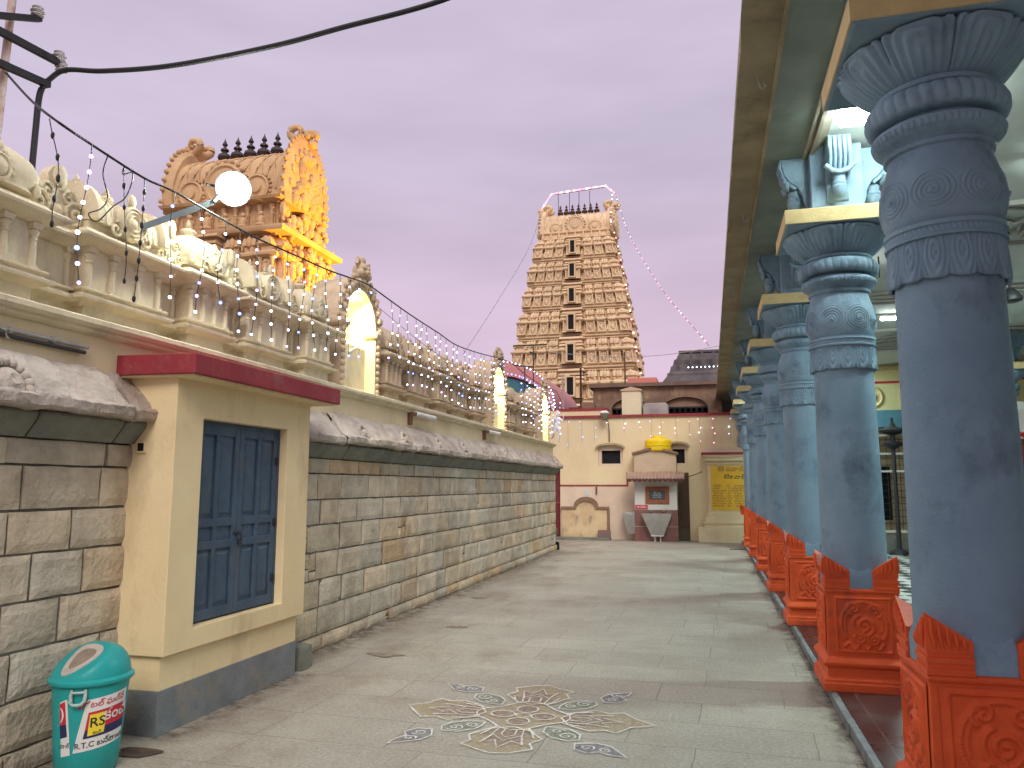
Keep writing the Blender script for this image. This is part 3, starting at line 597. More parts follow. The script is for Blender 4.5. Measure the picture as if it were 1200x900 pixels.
leaf(dy0 + .025, 5.275, 0); leaf(5.281, dy1 - .025, 0)
g = MB()
g.box(-3.555, -3.525, dy0 + .001, dy0 + .025, dz0 + .001, dz1 - .001); g.box(-3.555, -3.525, dy1 - .025, dy1 - .001, dz0 + .001, dz1 - .001); g.box(-3.555, -3.526, dy0 + .025, dy1 - .025, dz1 - .035, dz1 - .001)
g.build('door_jamb', M_bluedoor, bt)
g = MB(); g.box(-3.529, -3.517, 5.235, 5.325, 1.235, 1.25); g.tube([(-3.52, 5.30, 1.24), (-3.505, 5.305, 1.225), (-3.505, 5.31, 1.20), (-3.515, 5.315, 1.185)], .006, 6); g.box(-3.53, -3.51, 5.29, 5.325, 1.15, 1.19); g.build('latch', M_dkmetal, bt)

# stone beside the booth
g = MB()
g.loft([[(-3.60 + rb.uniform(-.008, .008) + a * .10 * dx, 6.38 + a * .11 * dy, z) for dx, dy in ((-1, -1), (0, -1.05), (1, -.9), (1.05, 0), (.95, 1), (0, 1.05), (-1, .95), (-1.03, 0))] for a, z in ((1, -.01), (1.04, .06), (1.0, .15), (.85, .19), (.5, .205))])
tag(g.build('stone_block', M_corbel, None, smooth=40), 'small dark upright stone set on the paving at the right foot of the blue-doored booth', 'stone')
# patch hole in the paving by the bin
g = MB(); g.add([(-3.40 + .13 * math.cos(t) * (1 + .25 * math.sin(3 * t)), 4.18 + .10 * math.sin(t) * (1 + .2 * math.cos(2 * t)), .006 + gz(-3.40 + .13 * math.cos(t), 4.18 + .1 * math.sin(t))) for t in [2 * PI * i / 20 for i in range(20)]], [tuple(range(20))])
tag(g.build('drain_hole', surf('hole_dirt', (.06, .045, .035), (.14, .10, .07), .95, 14, .8, 60), None), 'dark ragged hole in the paving beside the teal bin', 'hole')
for i, (x, y, a, b) in enumerate(((-3.05, 7.05, .17, .09), (-3.30, 10.9, .11, .08), (-2.85, 8.6, .11, .07))):
    g = MB(); g.add([(x + a * math.cos(t) * (1 + .35 * math.sin(3 * t + i)), y + b * math.sin(t) * (1 + .3 * math.cos(5 * t)), .006 + gz(x + a * math.cos(t), y + b * math.sin(t))) for t in [2 * PI * k / 26 for k in range(26)]], [tuple(range(26))])
    tag(g.build('stain_patch', surf('stain_%d' % i, (.20, .155, .11), (.34, .30, .24), .95, 16, .5, 60), None), ['wide dark broken patch in the paving beyond the booth, nearest of the patches', 'small dark rectangular patch in the paving far along the block wall', 'small dark broken patch in the paving midway along the block wall'][i], 'paving patch', 'broken patches in the paving')

M_grime_shade = bpy.data.materials.new('grime_shade'); M_grime_shade.use_nodes = True; nt = M_grime_shade.node_tree; b_ = nt.nodes['Principled BSDF']
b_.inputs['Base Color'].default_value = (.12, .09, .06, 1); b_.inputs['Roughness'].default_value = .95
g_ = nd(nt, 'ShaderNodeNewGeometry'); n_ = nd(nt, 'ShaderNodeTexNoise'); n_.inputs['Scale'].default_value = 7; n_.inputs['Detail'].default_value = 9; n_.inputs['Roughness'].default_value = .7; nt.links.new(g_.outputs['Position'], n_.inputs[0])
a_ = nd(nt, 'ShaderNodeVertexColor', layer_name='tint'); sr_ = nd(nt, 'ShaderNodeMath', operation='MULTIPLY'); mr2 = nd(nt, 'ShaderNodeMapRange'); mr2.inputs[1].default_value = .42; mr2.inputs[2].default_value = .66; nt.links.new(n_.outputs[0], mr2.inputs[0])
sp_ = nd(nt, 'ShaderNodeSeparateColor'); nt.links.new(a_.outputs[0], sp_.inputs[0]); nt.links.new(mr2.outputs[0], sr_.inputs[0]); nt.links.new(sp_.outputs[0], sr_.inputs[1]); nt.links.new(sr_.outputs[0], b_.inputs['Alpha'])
def grime_shade(pts, w, nrm):  # strips of grime at wall feet that double as painted contact shadow
    g = MB(); vs = []; cs = []
    n = len(pts)
    for p in pts:
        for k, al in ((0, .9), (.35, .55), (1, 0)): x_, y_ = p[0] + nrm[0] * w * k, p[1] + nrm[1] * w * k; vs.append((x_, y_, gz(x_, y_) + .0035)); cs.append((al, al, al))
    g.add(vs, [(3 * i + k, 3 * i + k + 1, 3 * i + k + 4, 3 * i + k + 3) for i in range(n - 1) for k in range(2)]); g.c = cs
    tag(g.build('grime_shade', M_grime_shade, None), kind='structure')
grime_shade([(-3.775, -2 + .25 * i) for i in range(26)], .32, (1, 0)); grime_shade([(-3.775, 6.25 + .25 * i) for i in range(53)], .34, (1, 0)); grime_shade([(-3.50, 4.4 + .2 * i) for i in range(10)], .26, (1, 0)); grime_shade([(-4.5 + .25 * i, 23.30) for i in range(21)], -.5, (0, 1)); grime_shade([(.824, -3 + .3 * i) for i in range(86)], .16, (-1, 0))
# ================================================================ RUBBISH BIN
BX, BY = -3.50, 3.88
bn = thing('rubbish_bin', 'turquoise plastic swing-top rubbish bin with torn red, white and yellow stickers', 'bin', (BX, BY, 0))
def binr(z): return .185 + .045 * z / .56
g = MB(); g.lathe([(binr(0) - .01, .0), (binr(0), .012), (binr(.2), .2), (binr(.4), .4), (binr(.56), .56), (binr(.56) + .004, .585)], (BX, BY, 0), 40); g.build('body', M_teal, bn, smooth=40)
g = MB(); g.lathe([(.235, .575), (.252, .575), (.258, .585), (.256, .60), (.240, .612), (.228, .615), (.225, .60)], (BX, BY, 0), 40); g.build('rim', M_teal, bn, smooth=40)
# domed lid: rounded at the wall side, slanting towards the front
lid = MB(); nT, nR = 40, 14; vs = []
fdir = math.radians(-108)     # direction in which the sloping mouth faces
def lidz(u, v):               # u,v in unit disc, u along facing direction
    r2 = u * u + v * v; dome = math.sqrt(max(0, 1 - r2 ** 1.6)); h = .205 * dome
    cut = .150 - .17 * u
    return .60 + max(0, min(h, cut + .02))
for i in range(nR + 1):
    r = i / nR; r = math.sin(r * PI / 2)
    for k in range(nT):
        t = 2 * PI * k / nT; u, v = r * math.cos(t), r * math.sin(t); R_ = .236
        X = u * math.cos(fdir) - v * math.sin(fdir); Y = u * math.sin(fdir) + v * math.cos(fdir)
        vs.append((BX + R_ * X, BY + R_ * Y, lidz(u, v)))
fs = [(i * nT + k, i * nT + (k + 1) % nT, (i + 1) * nT + (k + 1) % nT, (i + 1) * nT + k) for i in range(nR) for k in range(nT)]
lid.add(vs, fs); lido = lid.build('lid', M_teal, bn, smooth=50)
def on_lid(u, v, dz): 
    X = u * math.cos(fdir) - v * math.sin(fdir); Y = u * math.sin(fdir) + v * math.cos(fdir); return (BX + .236 * X, BY + .236 * Y, .60 + (.150 + .02 - .17 * u) + dz)
def ring2(sc, dz, n=28): return [on_lid(.30 + .47 * sc * math.cos(t) + .06 * math.cos(2 * t) * sc, .54 * sc * math.sin(t) * (1 - .22 * math.cos(t)), dz) for t in [2 * PI * k / n for k in range(n)]]
g = MB(); g.loft([ring2(1.0, -.012), ring2(1.0, .006), ring2(.66, .006), ring2(.66, -.004)], cap=False); g.build('mouth_frame', M_bintrim, lido, smooth=30)
g = MB(); g.loft([ring2(.67, .0035)] + [ring2(.67, -.001)]); g.build('swing_flap', surf('dusty_flap', (.22, .17, .13), (.33, .27, .21), .8, 9, .4, 60), lido)
def cylpt(a, z, off): r = binr(z) + off; return (BX + r * math.cos(a), BY + r * math.sin(a), z)
A0 = math.atan2(-3.78, 3.50)      # towards camera
g = MB(); ha = A0 - .30
for da in (-.17, .17): g.tube([cylpt(ha + da, .555, .004), cylpt(ha + da, .53, .028), cylpt(ha + da * .9, .485, .030)], .011, 6)
g.tube([cylpt(ha - .17, .535, .012), cylpt(ha - .19, .49, .03), cylpt(ha - .10, .470, .034), cylpt(ha, .470, .036), cylpt(ha + .10, .475, .034), cylpt(ha + .17, .50, .03)], .010, 6); g.tube([cylpt(ha - .16, .545, .02), cylpt(ha, .545, .026), cylpt(ha + .16, .545, .02)], .008, 6)
g.build('handle', surf('handle_plastic', (.42, .55, .52), None, .5, 8, .1, 40), bn, smooth=50)
def wrap(name, mat, quad, off, parent, n=12):          # quad: (a,z) bottom-left, bottom-right, top-right, top-left
    def fn(u, v):
        a = (quad[0][0] * (1 - u) + quad[1][0] * u) * (1 - v) + (quad[3][0] * (1 - u) + quad[2][0] * u) * v
        z = (quad[0][1] * (1 - u) + quad[1][1] * u) * (1 - v) + (quad[3][1] * (1 - u) + quad[2][1] * u) * v
        return cylpt(a, z, off)
    g = MB(); g.sheet(n, n, fn); return g.build(name, mat, parent)
def flatm(n, c, r=.5): return surf(n, c, tuple(x * .9 for x in c), r, 12, .05, 80)
M_swhite = flatm('sticker_white', (.72, .72, .70)); M_sred = flatm('sticker_red', (.55, .03, .05)); M_snavy = flatm('sticker_navy', (.03, .03, .10)); M_syel = flatm('sticker_yellow', (.85, .66, .05)); M_sink = flatm('sticker_ink', (.03, .03, .03))
def text_on(name, s, size, fn, mat, parent, cx=0.0):
    """flat lettering bent on to a surface by fn(u, v)"""
    cu = bpy.data.curves.new(name, 'FONT'); cu.body = s; cu.size = size; cu.align_x = 'CENTER'; cu.align_y = 'CENTER'; cu.resolution_u = 3; cu.offset = size * .012
    ob = bpy.data.objects.new(name, cu); col.objects.link(ob); dg = bpy.context.evaluated_depsgraph_get(); dg.update()
    me = bpy.data.meshes.new_from_object(ob.evaluated_get(dg)); bpy.data.objects.remove(ob)
    g = MB(); g.add([fn(v.co.x + cx, v.co.y) for v in me.vertices], [tuple(p.vertices) for p in me.polygons]); bpy.data.meshes.remove(me)
    return g.build(name, mat, parent)
a0 = A0 - .20
st1 = wrap('sticker', M_swhite, [(a0 - .22, .16), (a0 + 1.35, .20), (a0 + 1.35, .52), (a0 + .12, .49)], .002, bn, 24)
wrap('red_field', M_sred, [(a0 + .10, .30), (a0 + 1.36, .33), (a0 + 1.36, .44), (a0 + .17, .41)], .0032, st1, 20)
wrap('navy_field', M_snavy, [(a0 + .05, .245), (a0 + 1.36, .275), (a0 + 1.36, .33), (a0 + .10, .30)], .0034, st1, 20)
wrap('logo_field', M_syel, [(a0 + .17, .262), (a0 + .62, .275), (a0 + .66, .405), (a0 + .21, .395)], .005, st1, 8)
def bfn(ac, zc, off, sl=.03): return lambda x, y: cylpt(ac + x / .21, zc + y + x * sl * 3, off)
text_on('logo_letters', 'RS', .085, bfn(a0 + .42, .345, .0065), M_sink, st1); text_on('logo_caption', 'కంచి', .026, bfn(a0 + .42, .282, .0065), M_sink, st1)
text_on('red_heading', 'హోటల్ ఫుడ్స్', .050, bfn(a0 + .55, .462, .004), M_sred, st1)
text_on('shop_word', 'కంచి', .10, bfn(a0 + .98, .385, .0055), M_swhite, st1)
text_on('address_line', 'R.T.C బస్టాండు', .050, bfn(a0 + .62, .215, .004), M_sink, st1)
st2 = wrap('torn_sticker', M_swhite, [(a0 - .62, .135), (a0 - .30, .15), (a0 - .42, .50), (a0 - .66, .475)], .002, bn, 10)
wrap('red_field', M_sred, [(a0 - .66, .33), (a0 - .44, .345), (a0 - .48, .485), (a0 - .67, .465)], .0032, st2, 8)
wrap('navy_field', M_snavy, [(a0 - .645, .25), (a0 - .40, .265), (a0 - .44, .345), (a0 - .66, .33)], .0034, st2, 8)
text_on('torn_letter', ')', .10, bfn(a0 - .56, .405, .0055), M_swhite, st2); text_on('torn_text', 'మాల్', .035, bfn(a0 - .50, .205, .0045), M_sink, st2)

bn.scale = (.87, .87, .86)
# ================================================================ pipes, tube lamps
pr = thing('conduit_pipes', 'pair of grey conduit pipes clipped along the cream band above the worn stone cornice', 'pipe', (-3.83, 3.3, 2.47))
for z, r, m, e_ in ((2.475, .014, M_galv, 4.02), (2.44, .013, M_dkmetal, 4.0)):
    g = MB(); g.tube([(-3.835, -2.3, z), (-3.835, 1.5, z), (-3.835, 3.2, z + .004), (-3.83, e_, z)], r, 10); g.build('pipe', m, pr, smooth=60)
for y in (2.4, 3.45, 3.75):
    g = MB(); g.lathe([(.021, -.012), (.021, .012)], (0, 0, 0), 12); g.v = [(-3.835 + p[0], y + p[2], 2.475 + p[1]) for p in g.v]; g.build('clip', M_galv, pr)
g = MB(); g.tube([(-3.84, 3.38, 2.48), (-3.80, 3.40, 2.465), (-3.805, 3.41, 2.43), (-3.82, 3.44, 2.425)], .005, 6); g.build('wire_hook', M_galv, pr)
for i, (y, lb) in enumerate(((9.9, 'unlit white tube lamp under the coping, nearer of the pair on the cream band'), (13.4, 'unlit white tube lamp under the coping, farther of the pair on the cream band'))):
    t_ = thing('tube_lamp', lb, 'lamp', (-3.78, y, 2.54), 'tube lamps on the temple wall')
    g = MB(); g.tube([(-3.76, y - .36, 2.545), (-3.76, y + .36, 2.545)], .035, 12); g.build('tube_cover', M_white, t_, smooth=50)
    g = MB(); g.box(-3.86, -3.80, y - .4, y - .36, 2.40, 2.56); g.box(-3.81, -3.74, y - .39, y - .36, 2.515, 2.565); g.build('bracket', M_rust, t_)

# ================================================================ FLOODLIGHT on its arm
fl = thing('floodlight', 'glaring white floodlight on a flat steel arm above the cream parapet', 'floodlight', (-3.9, 4.85, 3.55))
fc = Vector((-3.58, 5.10, 3.93)); fd = Vector((.62, -.70, -.30)).normalized()
R_ = fd.to_track_quat('Z', 'Y').to_matrix().to_4x4(); R_.translation = fc
g = MB(); g.M = R_; g.lathe([(.07, -.14), (.11, -.10), (.135, -.04), (.142, .0), (.13, .0), (.125, -.012)], n=28); g.M = None; g.build('housing', M_dkmetal, fl, bevel=.004)
g = MB(); g.M = R_; g.add([(.124 * math.cos(2 * PI * i / 28), .124 * math.sin(2 * PI * i / 28), -.004) for i in range(28)], [tuple(range(28))]); g.M = None; g.build('glass', emis('flood_glow', (.90, 1.0, .97), 60), fl)
g = MB()
a_, b_ = Vector((-3.98, 4.35, 3.33)), Vector((-3.60, 4.88, 3.74)); d_ = (b_ - a_).normalized(); s_ = d_.cross(Vector((1, -1, 0))).normalized() * .022; w_ = d_.cross(s_).normalized() * .006
g.loft([[p + s_ + w_, p - s_ + w_, p - s_ - w_, p + s_ - w_] for p in (a_, b_)]); g.build('arm', surf('arm_steel', (.16, .20, .21), None, .5, 8, .1, 60), fl)
g = MB(); g.tube([b_, b_.lerp(fc, .5) + Vector((0, 0, .04)), fc - fd * .12], .018, 8); g.tube([fc - fd * .05 + Vector((.02, .17, .0)), fc - fd * .16, fc - fd * .05 + Vector((-.14, -.14, 0))], .010, 6); g.build('yoke', M_dkmetal, fl)
def plight(name, loc, e_, c, rad=.06):
    d = bpy.data.lights.new(name, 'POINT'); d.energy = e_; d.color = c; d.shadow_soft_size = rad; o = bpy.data.objects.new(name, d); col.objects.link(o); o.location = loc; return o
plight('flood_light', fc + fd * .14, 42, (.92, 1.0, .90), .10)

# ================================================================ POLE AND POWER CABLES
po = thing('utility_pole', 'rusty white utility pole with black crossarms and insulators behind the parapet', 'pole', (-4.8, 4.08, 0))
g = MB(); g.tube([(-4.8, 4.03, 0), (-4.8, 4.06, 3.0), (-4.8, 4.12, 5.6), (-4.8, 4.14, 6.2)], [.035, .03, .026, .024], 12); g.build('post', surf('pole_paint', (.55, .50, .46), (.30, .12, .07), .7, 3.5, .2, 40), po, smooth=60)
g = MB()
for za, zb, yb in ((4.84, 5.06, 4.30), (4.79 + .0, 4.82, 4.48), (4.55, 4.60, 4.42)):
    p0 = Vector((-4.76, 3.85, za + (-.02))); p1 = Vector((-4.74, yb, zb)); 
    g.loft([[p + Vector((-.02, 0, -.025)), p + Vector((.02, 0, -.025)), p + Vector((.02, 0, .025)), p + Vector((-.02, 0, .025))] for p in (p0, p1)])
g.build('crossarm', M_cable, po)
for y, z in ((4.27, 5.10), (4.52, 4.80), (4.49, 4.87)):
    g = MB(); g.lathe([(.02, -.04), (.045, -.03), (.03, -.01), (.05, 0), (.03, .02), (.04, .03), (.015, .05)], (-4.74, y, z), 12); g.build('insulator', surf('porcelain', (.45, .42, .42), None, .3, 2, .0, 8), po, smooth=40)
def cable(name, pts, r, label, cat='cable', mat=None, n=8):
    o = MB().tube(pts, r, n).build(name, mat or M_cable, None, smooth=60); return tag(o, label, cat)
def cat_pts(ctrl, k=10):     # Catmull-Rom
    P = [Vector(p) for p in ctrl]; P = [P[0] * 2 - P[1]] + P + [P[-1] * 2 - P[-2]]; out = []
    for i in range(1, len(P) - 2):
        for q in range(k):
            t = q / k; a, b, c, d = P[i - 1], P[i], P[i + 1], P[i + 2]
            out.append(.5 * ((2 * b) + (c - a) * t + (2 * a - 5 * b + 4 * c - d) * t * t + (3 * b - a - 3 * c + d) * t ** 3))
    out.append(P[-2]); return out
cable('power_cable', cat_pts([(-4.74, 4.40, 4.62), (-4.60, 4.42, 4.70), (-4.28, 4.46, 4.67), (-3.75, 4.55, 4.69), (-3.02, 4.67, 4.80), (-2.48, 4.74, 4.88+.03), (-1.75, 4.83, 5.06), (-1.0, 4.9, 5.32), (0.3, 5.0, 5.62)]), .019, 'thick black power cable sagging across the evening sky from the pole')
cable('service_cable', cat_pts([(-4.74, 4.40, 4.62), (-4.765, 4.37, 4.5), (-4.775, 4.37, 4.2), (-4.78, 4.37, 3.6), (-4.78, 4.37, 3.2)]), .022, 'thick black cable dropping straight from the lowest crossarm behind the parapet')

# ================================================================ FAIRY LIGHTS along the wall
M_bw = emis('bulb_cool_white', (.78, .84, 1.0), 5); M_bb = emis('bulb_blue', (.16, .26, 1.0), 4); M_bv = emis('bulb_violet', (.55, .40, 1.0), 3.5)
LX = -3.62
mainp = [(-4.74, 4.06, 4.50), (-4.2, 3.78, 4.09), (LX, 3.42, 3.71), (LX, 3.72, 3.68), (LX, 4.17, 3.65), (LX, 4.48, 3.67), (LX, 5.05, 3.66), (LX, 5.52, 3.66), (LX, 6.04, 3.69), (LX, 6.75, 3.73), (LX, 7.24, 3.78), (LX - .1, 7.9, 3.88), (LX, 8.25, 3.79), (LX, 8.78, 3.76), (LX, 9.31, 3.74), (LX, 10.04, 3.72), (LX, 10.76, 3.69), (LX, 11.9, 3.76), (LX, 13.23, 3.88), (LX, 14.17, 3.93), (LX, 15.62, 3.86), (LX, 17.37, 3.86), (LX, 18.5, 3.92), (LX, 19.2, 3.75)]
cable('main_light_cable', cat_pts(mainp, 5), .008, 'thin black festoon cable strung above the parapet, carrying the hanging light strings', 'cable', n=6)
bulbme = {}
def bulb_mesh(m):
    if m.name not in bulbme:
        g = MB(); g.ball((0, 0, 0), .0115, 8, 6); o = g.build('bulb', m, None); bulbme[m.name] = o.data; bpy.data.objects.remove(o)
    return bulbme[m.name]
def zmain(y):
    for a, b in zip(mainp[2:], mainp[3:]):
        if a[1] <= y <= b[1]: return a[2] + (b[2] - a[2]) * (y - a[1]) / (b[1] - a[1])
    return 3.7
rs = random.Random(11)
def drop(y, zend, lit=True, nb=None, scale=1.0, ye=None):
    zt = zmain(y) - .006; L_ = zt - zend; ye = y if ye is None else ye
    lab = ('string of small lit white and blue bulbs hanging from the festoon cable' if lit else 'unlit dark string of bulbs hanging from the festoon cable')
    t_ = thing('light_string', lab, 'light string', (LX, y, zt), 'light strings hanging along the parapet')
    f = lambda t: Vector((LX + .02 * math.sin(5 * t + y * 9), y + (ye - y) * t + .012 * math.sin(7 * t + y * 5), zt - L_ * t))
    MB().tube([f(i / 8) for i in range(9)], .0032, 5).build('wire', M_cable, t_)
    nb = nb or max(3, int(L_ / .115))
    for i in range(nb):
        p = f((i + .8) / (nb + .0) if i < nb - 1 else 1); m = rs.choice([M_bw, M_bw, M_bw, M_bb, M_bv]) if lit else M_cable
        o = bpy.data.objects.new('bulb', bulb_mesh(m)); col.objects.link(o); o.parent = t_; o.location = p - wloc(t_)
        sc_ = scale * rs.uniform(.85, 1.15); o.scale = (sc_, sc_, sc_ * (1.0 if lit else 2.0))
    return t_
def relabel(o, s): o['label'] = s; del o['group']
relabel(drop(3.42, 3.10, False, ye=3.50), 'dark unlit bulb string hanging in front of the nearest miniature shrine dome')
relabel(drop(3.70, 2.80, True, 9, 1.15, ye=3.68), 'lit string of big white bulbs, nearest lit one, before the scrolled gable')
relabel(drop(4.00, 2.91, False, 5, ye=4.05), 'pale unlit wire string hanging right of the tangled wires')
relabel(drop(4.17, 2.82, False, 7), 'dark unlit bulb string, last one before the floodlight arm')
relabel(drop(4.48, 2.90, True, 6), 'half lit bulb string directly above the start of the floodlight arm')
relabel(drop(4.80, 2.87, True, 8), 'half lit bulb string just left of the floodlight')
for y, ze in ((5.05, 3.0), (5.28, 2.82), (5.52, 2.84), (5.79, 2.84), (6.04, 2.83), (6.27, 2.86), (6.51, 2.88), (6.75, 2.93), (7.01, 2.92), (7.24, 2.94), (7.5, 2.98), (7.72, 3.3), (8.35, 3.1), (8.6, 3.15)): drop(y, ze)
y = 8.88
while y < 19.1:
    if not (13.85 < y < 14.65 or 18.2 < y < 18.9): drop(y, 2.86 + .05 * math.sin(y * 2.1), True, None, .95 + (y - 9) * .012)
    y += .235 + (y - 9) * .022
cable('tangled_wire', cat_pts([(LX, 3.85, 3.68), (-3.64, 3.84, 3.55), (-3.62, 3.87, 3.40), (-3.6, 3.80, 3.30), (-3.61, 3.72, 3.24), (-3.62, 3.80, 3.22), (-3.62, 3.92, 3.36), (-3.62, 4.02, 3.46), (-3.61, 4.06, 3.62), (-3.62, 4.0, 3.66), (-3.62, 3.98, 3.60), (-3.62, 4.05, 3.64)]), .004, 'thin tangled loop of wire hanging from the festoon cable beside the nearest lit string', 'wire', n=6)
cable('slack_wire', cat_pts([(LX - .05, 7.9, 3.68), (LX, 9.0, 3.50), (LX, 9.9, 3.42), (LX, 10.8, 3.36), (LX, 12, 3.4)]), .003, 'thin slack wire running below the festoon cable beyond the nearest niche', 'wire', n=5)
# ================================================================ HALL COLUMNS
def relief_height(U, V, curves, w):
    """raised beads along curves; U, V arrays; returns heights 0..1"""
    H_ = np.zeros_like(U)
    for pts, amp, ww in curves:
        P = np.array(pts)
        for i in range(len(P)):
            d2 = (U - P[i, 0]) ** 2 + (V - P[i, 1]) ** 2; H_ = np.maximum(H_, amp * np.exp(-d2 / (ww * w) ** 2))
    return H_
def spir(cx, cy, r, turns, a0, sgn=1, n=70, end=.08): return [(cx + r * (1 - (1 - end) * i / n) * math.cos(a0 + sgn * turns * 2 * PI * i / n), cy + r * (1 - (1 - end) * i / n) * math.sin(a0 + sgn * turns * 2 * PI * i / n)) for i in range(n + 1)]
def arc(cx, cy, rx, ry, t0, t1, n=50): return [(cx + rx * math.cos(t0 + (t1 - t0) * i / n), cy + ry * math.sin(t0 + (t1 - t0) * i / n)) for i in range(n + 1)]
DIE = [(spir(.02, -.05, .40, 1.9, math.radians(120), 1, 110, .12), 1, 1.2), (spir(-.18, -.42, .22, 1.6, math.radians(60), -1), 1, 1), (spir(.30, -.48, .20, 1.6, math.radians(150), 1), 1, 1),
       (spir(.35, .50, .26, 1.5, math.radians(-60), 1), .9, 1), (spir(-.30, .55, .24, 1.4, math.radians(-120), -1), .9, 1), (arc(0, .0, .72, .78, math.radians(-35), math.radians(215)), .9, 1.1), (arc(0, .02, .60, .66, math.radians(-20), math.radians(60)), .6, .8), (arc(0, .02, .60, .66, math.radians(120), math.radians(200)), .6, .8),
       ([(-.85, -.9 + 1.8 * i / 60) for i in range(61)], .7, .6), ([(.85, -.9 + 1.8 * i / 60) for i in range(61)], .7, .6), ([(-.85 + 1.7 * i / 60, .9) for i in range(61)], .7, .6), ([(-.85 + 1.7 * i / 60, -.9) for i in range(61)], .7, .6),
       ([(-.6 + .03 * i, -.72 + .10 * math.sin(i * .5)) for i in range(40)], .8, 1)]
def relief_panel(g, M, hw, hh, amp, curves, n=110, w=.055):
    us = np.linspace(-1, 1, n + 1); U, V = np.meshgrid(us, us)
    wob = np.array([[noise.noise(Vector((u * 4, v * 4, hw * 50))) for u in us] for v in us])
    H_ = relief_height(U + wob * .02, V, curves, w) * amp + wob * amp * .12
    H_[0, :] = H_[-1, :] = 0; H_[:, 0] = H_[:, -1] = 0
    vs = [M @ Vector((U[j, i] * hw, V[j, i] * hh, H_[j, i])) for j in range(n + 1) for i in range(n + 1)]
    g.add(vs, [(j * (n + 1) + i, j * (n + 1) + i + 1, (j + 1) * (n + 1) + i + 1, (j + 1) * (n + 1) + i) for j in range(n) for i in range(n)])
FACES = [Matrix.Rotation(k * PI / 2, 4, 'Z') @ Matrix(((1, 0, 0, 0), (0, 0, -1, 0), (0, 1, 0, 0), (0, 0, 0, 1))) for k in range(4)]   # local xy -> face whose outward normal is -Y, rotated

def lathe_relief(prof, dr, nth=320, step=.006):
    """profile (r,z) resampled; dr(theta, t, s)-> radial offset; t along profile 0..1"""
    P = []
    for a, b in zip(prof, prof[1:]):
        k = max(1, int(math.dist(a, b) / step))
        for q in range(k): P.append((a[0] + (b[0] - a[0]) * q / k, a[1] + (b[1] - a[1]) * q / k))
    P.append(prof[-1]); g = MB(); N = len(P); TH = np.linspace(0, 2 * PI, nth, endpoint=False)
    vs = []
    for i, (r, z) in enumerate(P):
        d = dr(TH, i / (N - 1), z); 
        if isinstance(d, tuple): d, dz = d
        else: dz = np.zeros_like(TH)
        for k in range(nth): vs.append(((r + d[k]) * math.cos(TH[k]), (r + d[k]) * math.sin(TH[k]), z + dz[k]))
    g.add(vs, [(i * nth + k, i * nth + (k + 1) % nth, (i + 1) * nth + (k + 1) % nth, (i + 1) * nth + k) for i in range(N - 1) for k in range(nth)])
    return g
def smoothP(ctrl, k=6):
    P = cat_pts([(a, 0, b) for a, b in ctrl], k); return [(max(p.x, .001), p.z) for p in P]
BH = .08      # column foot height
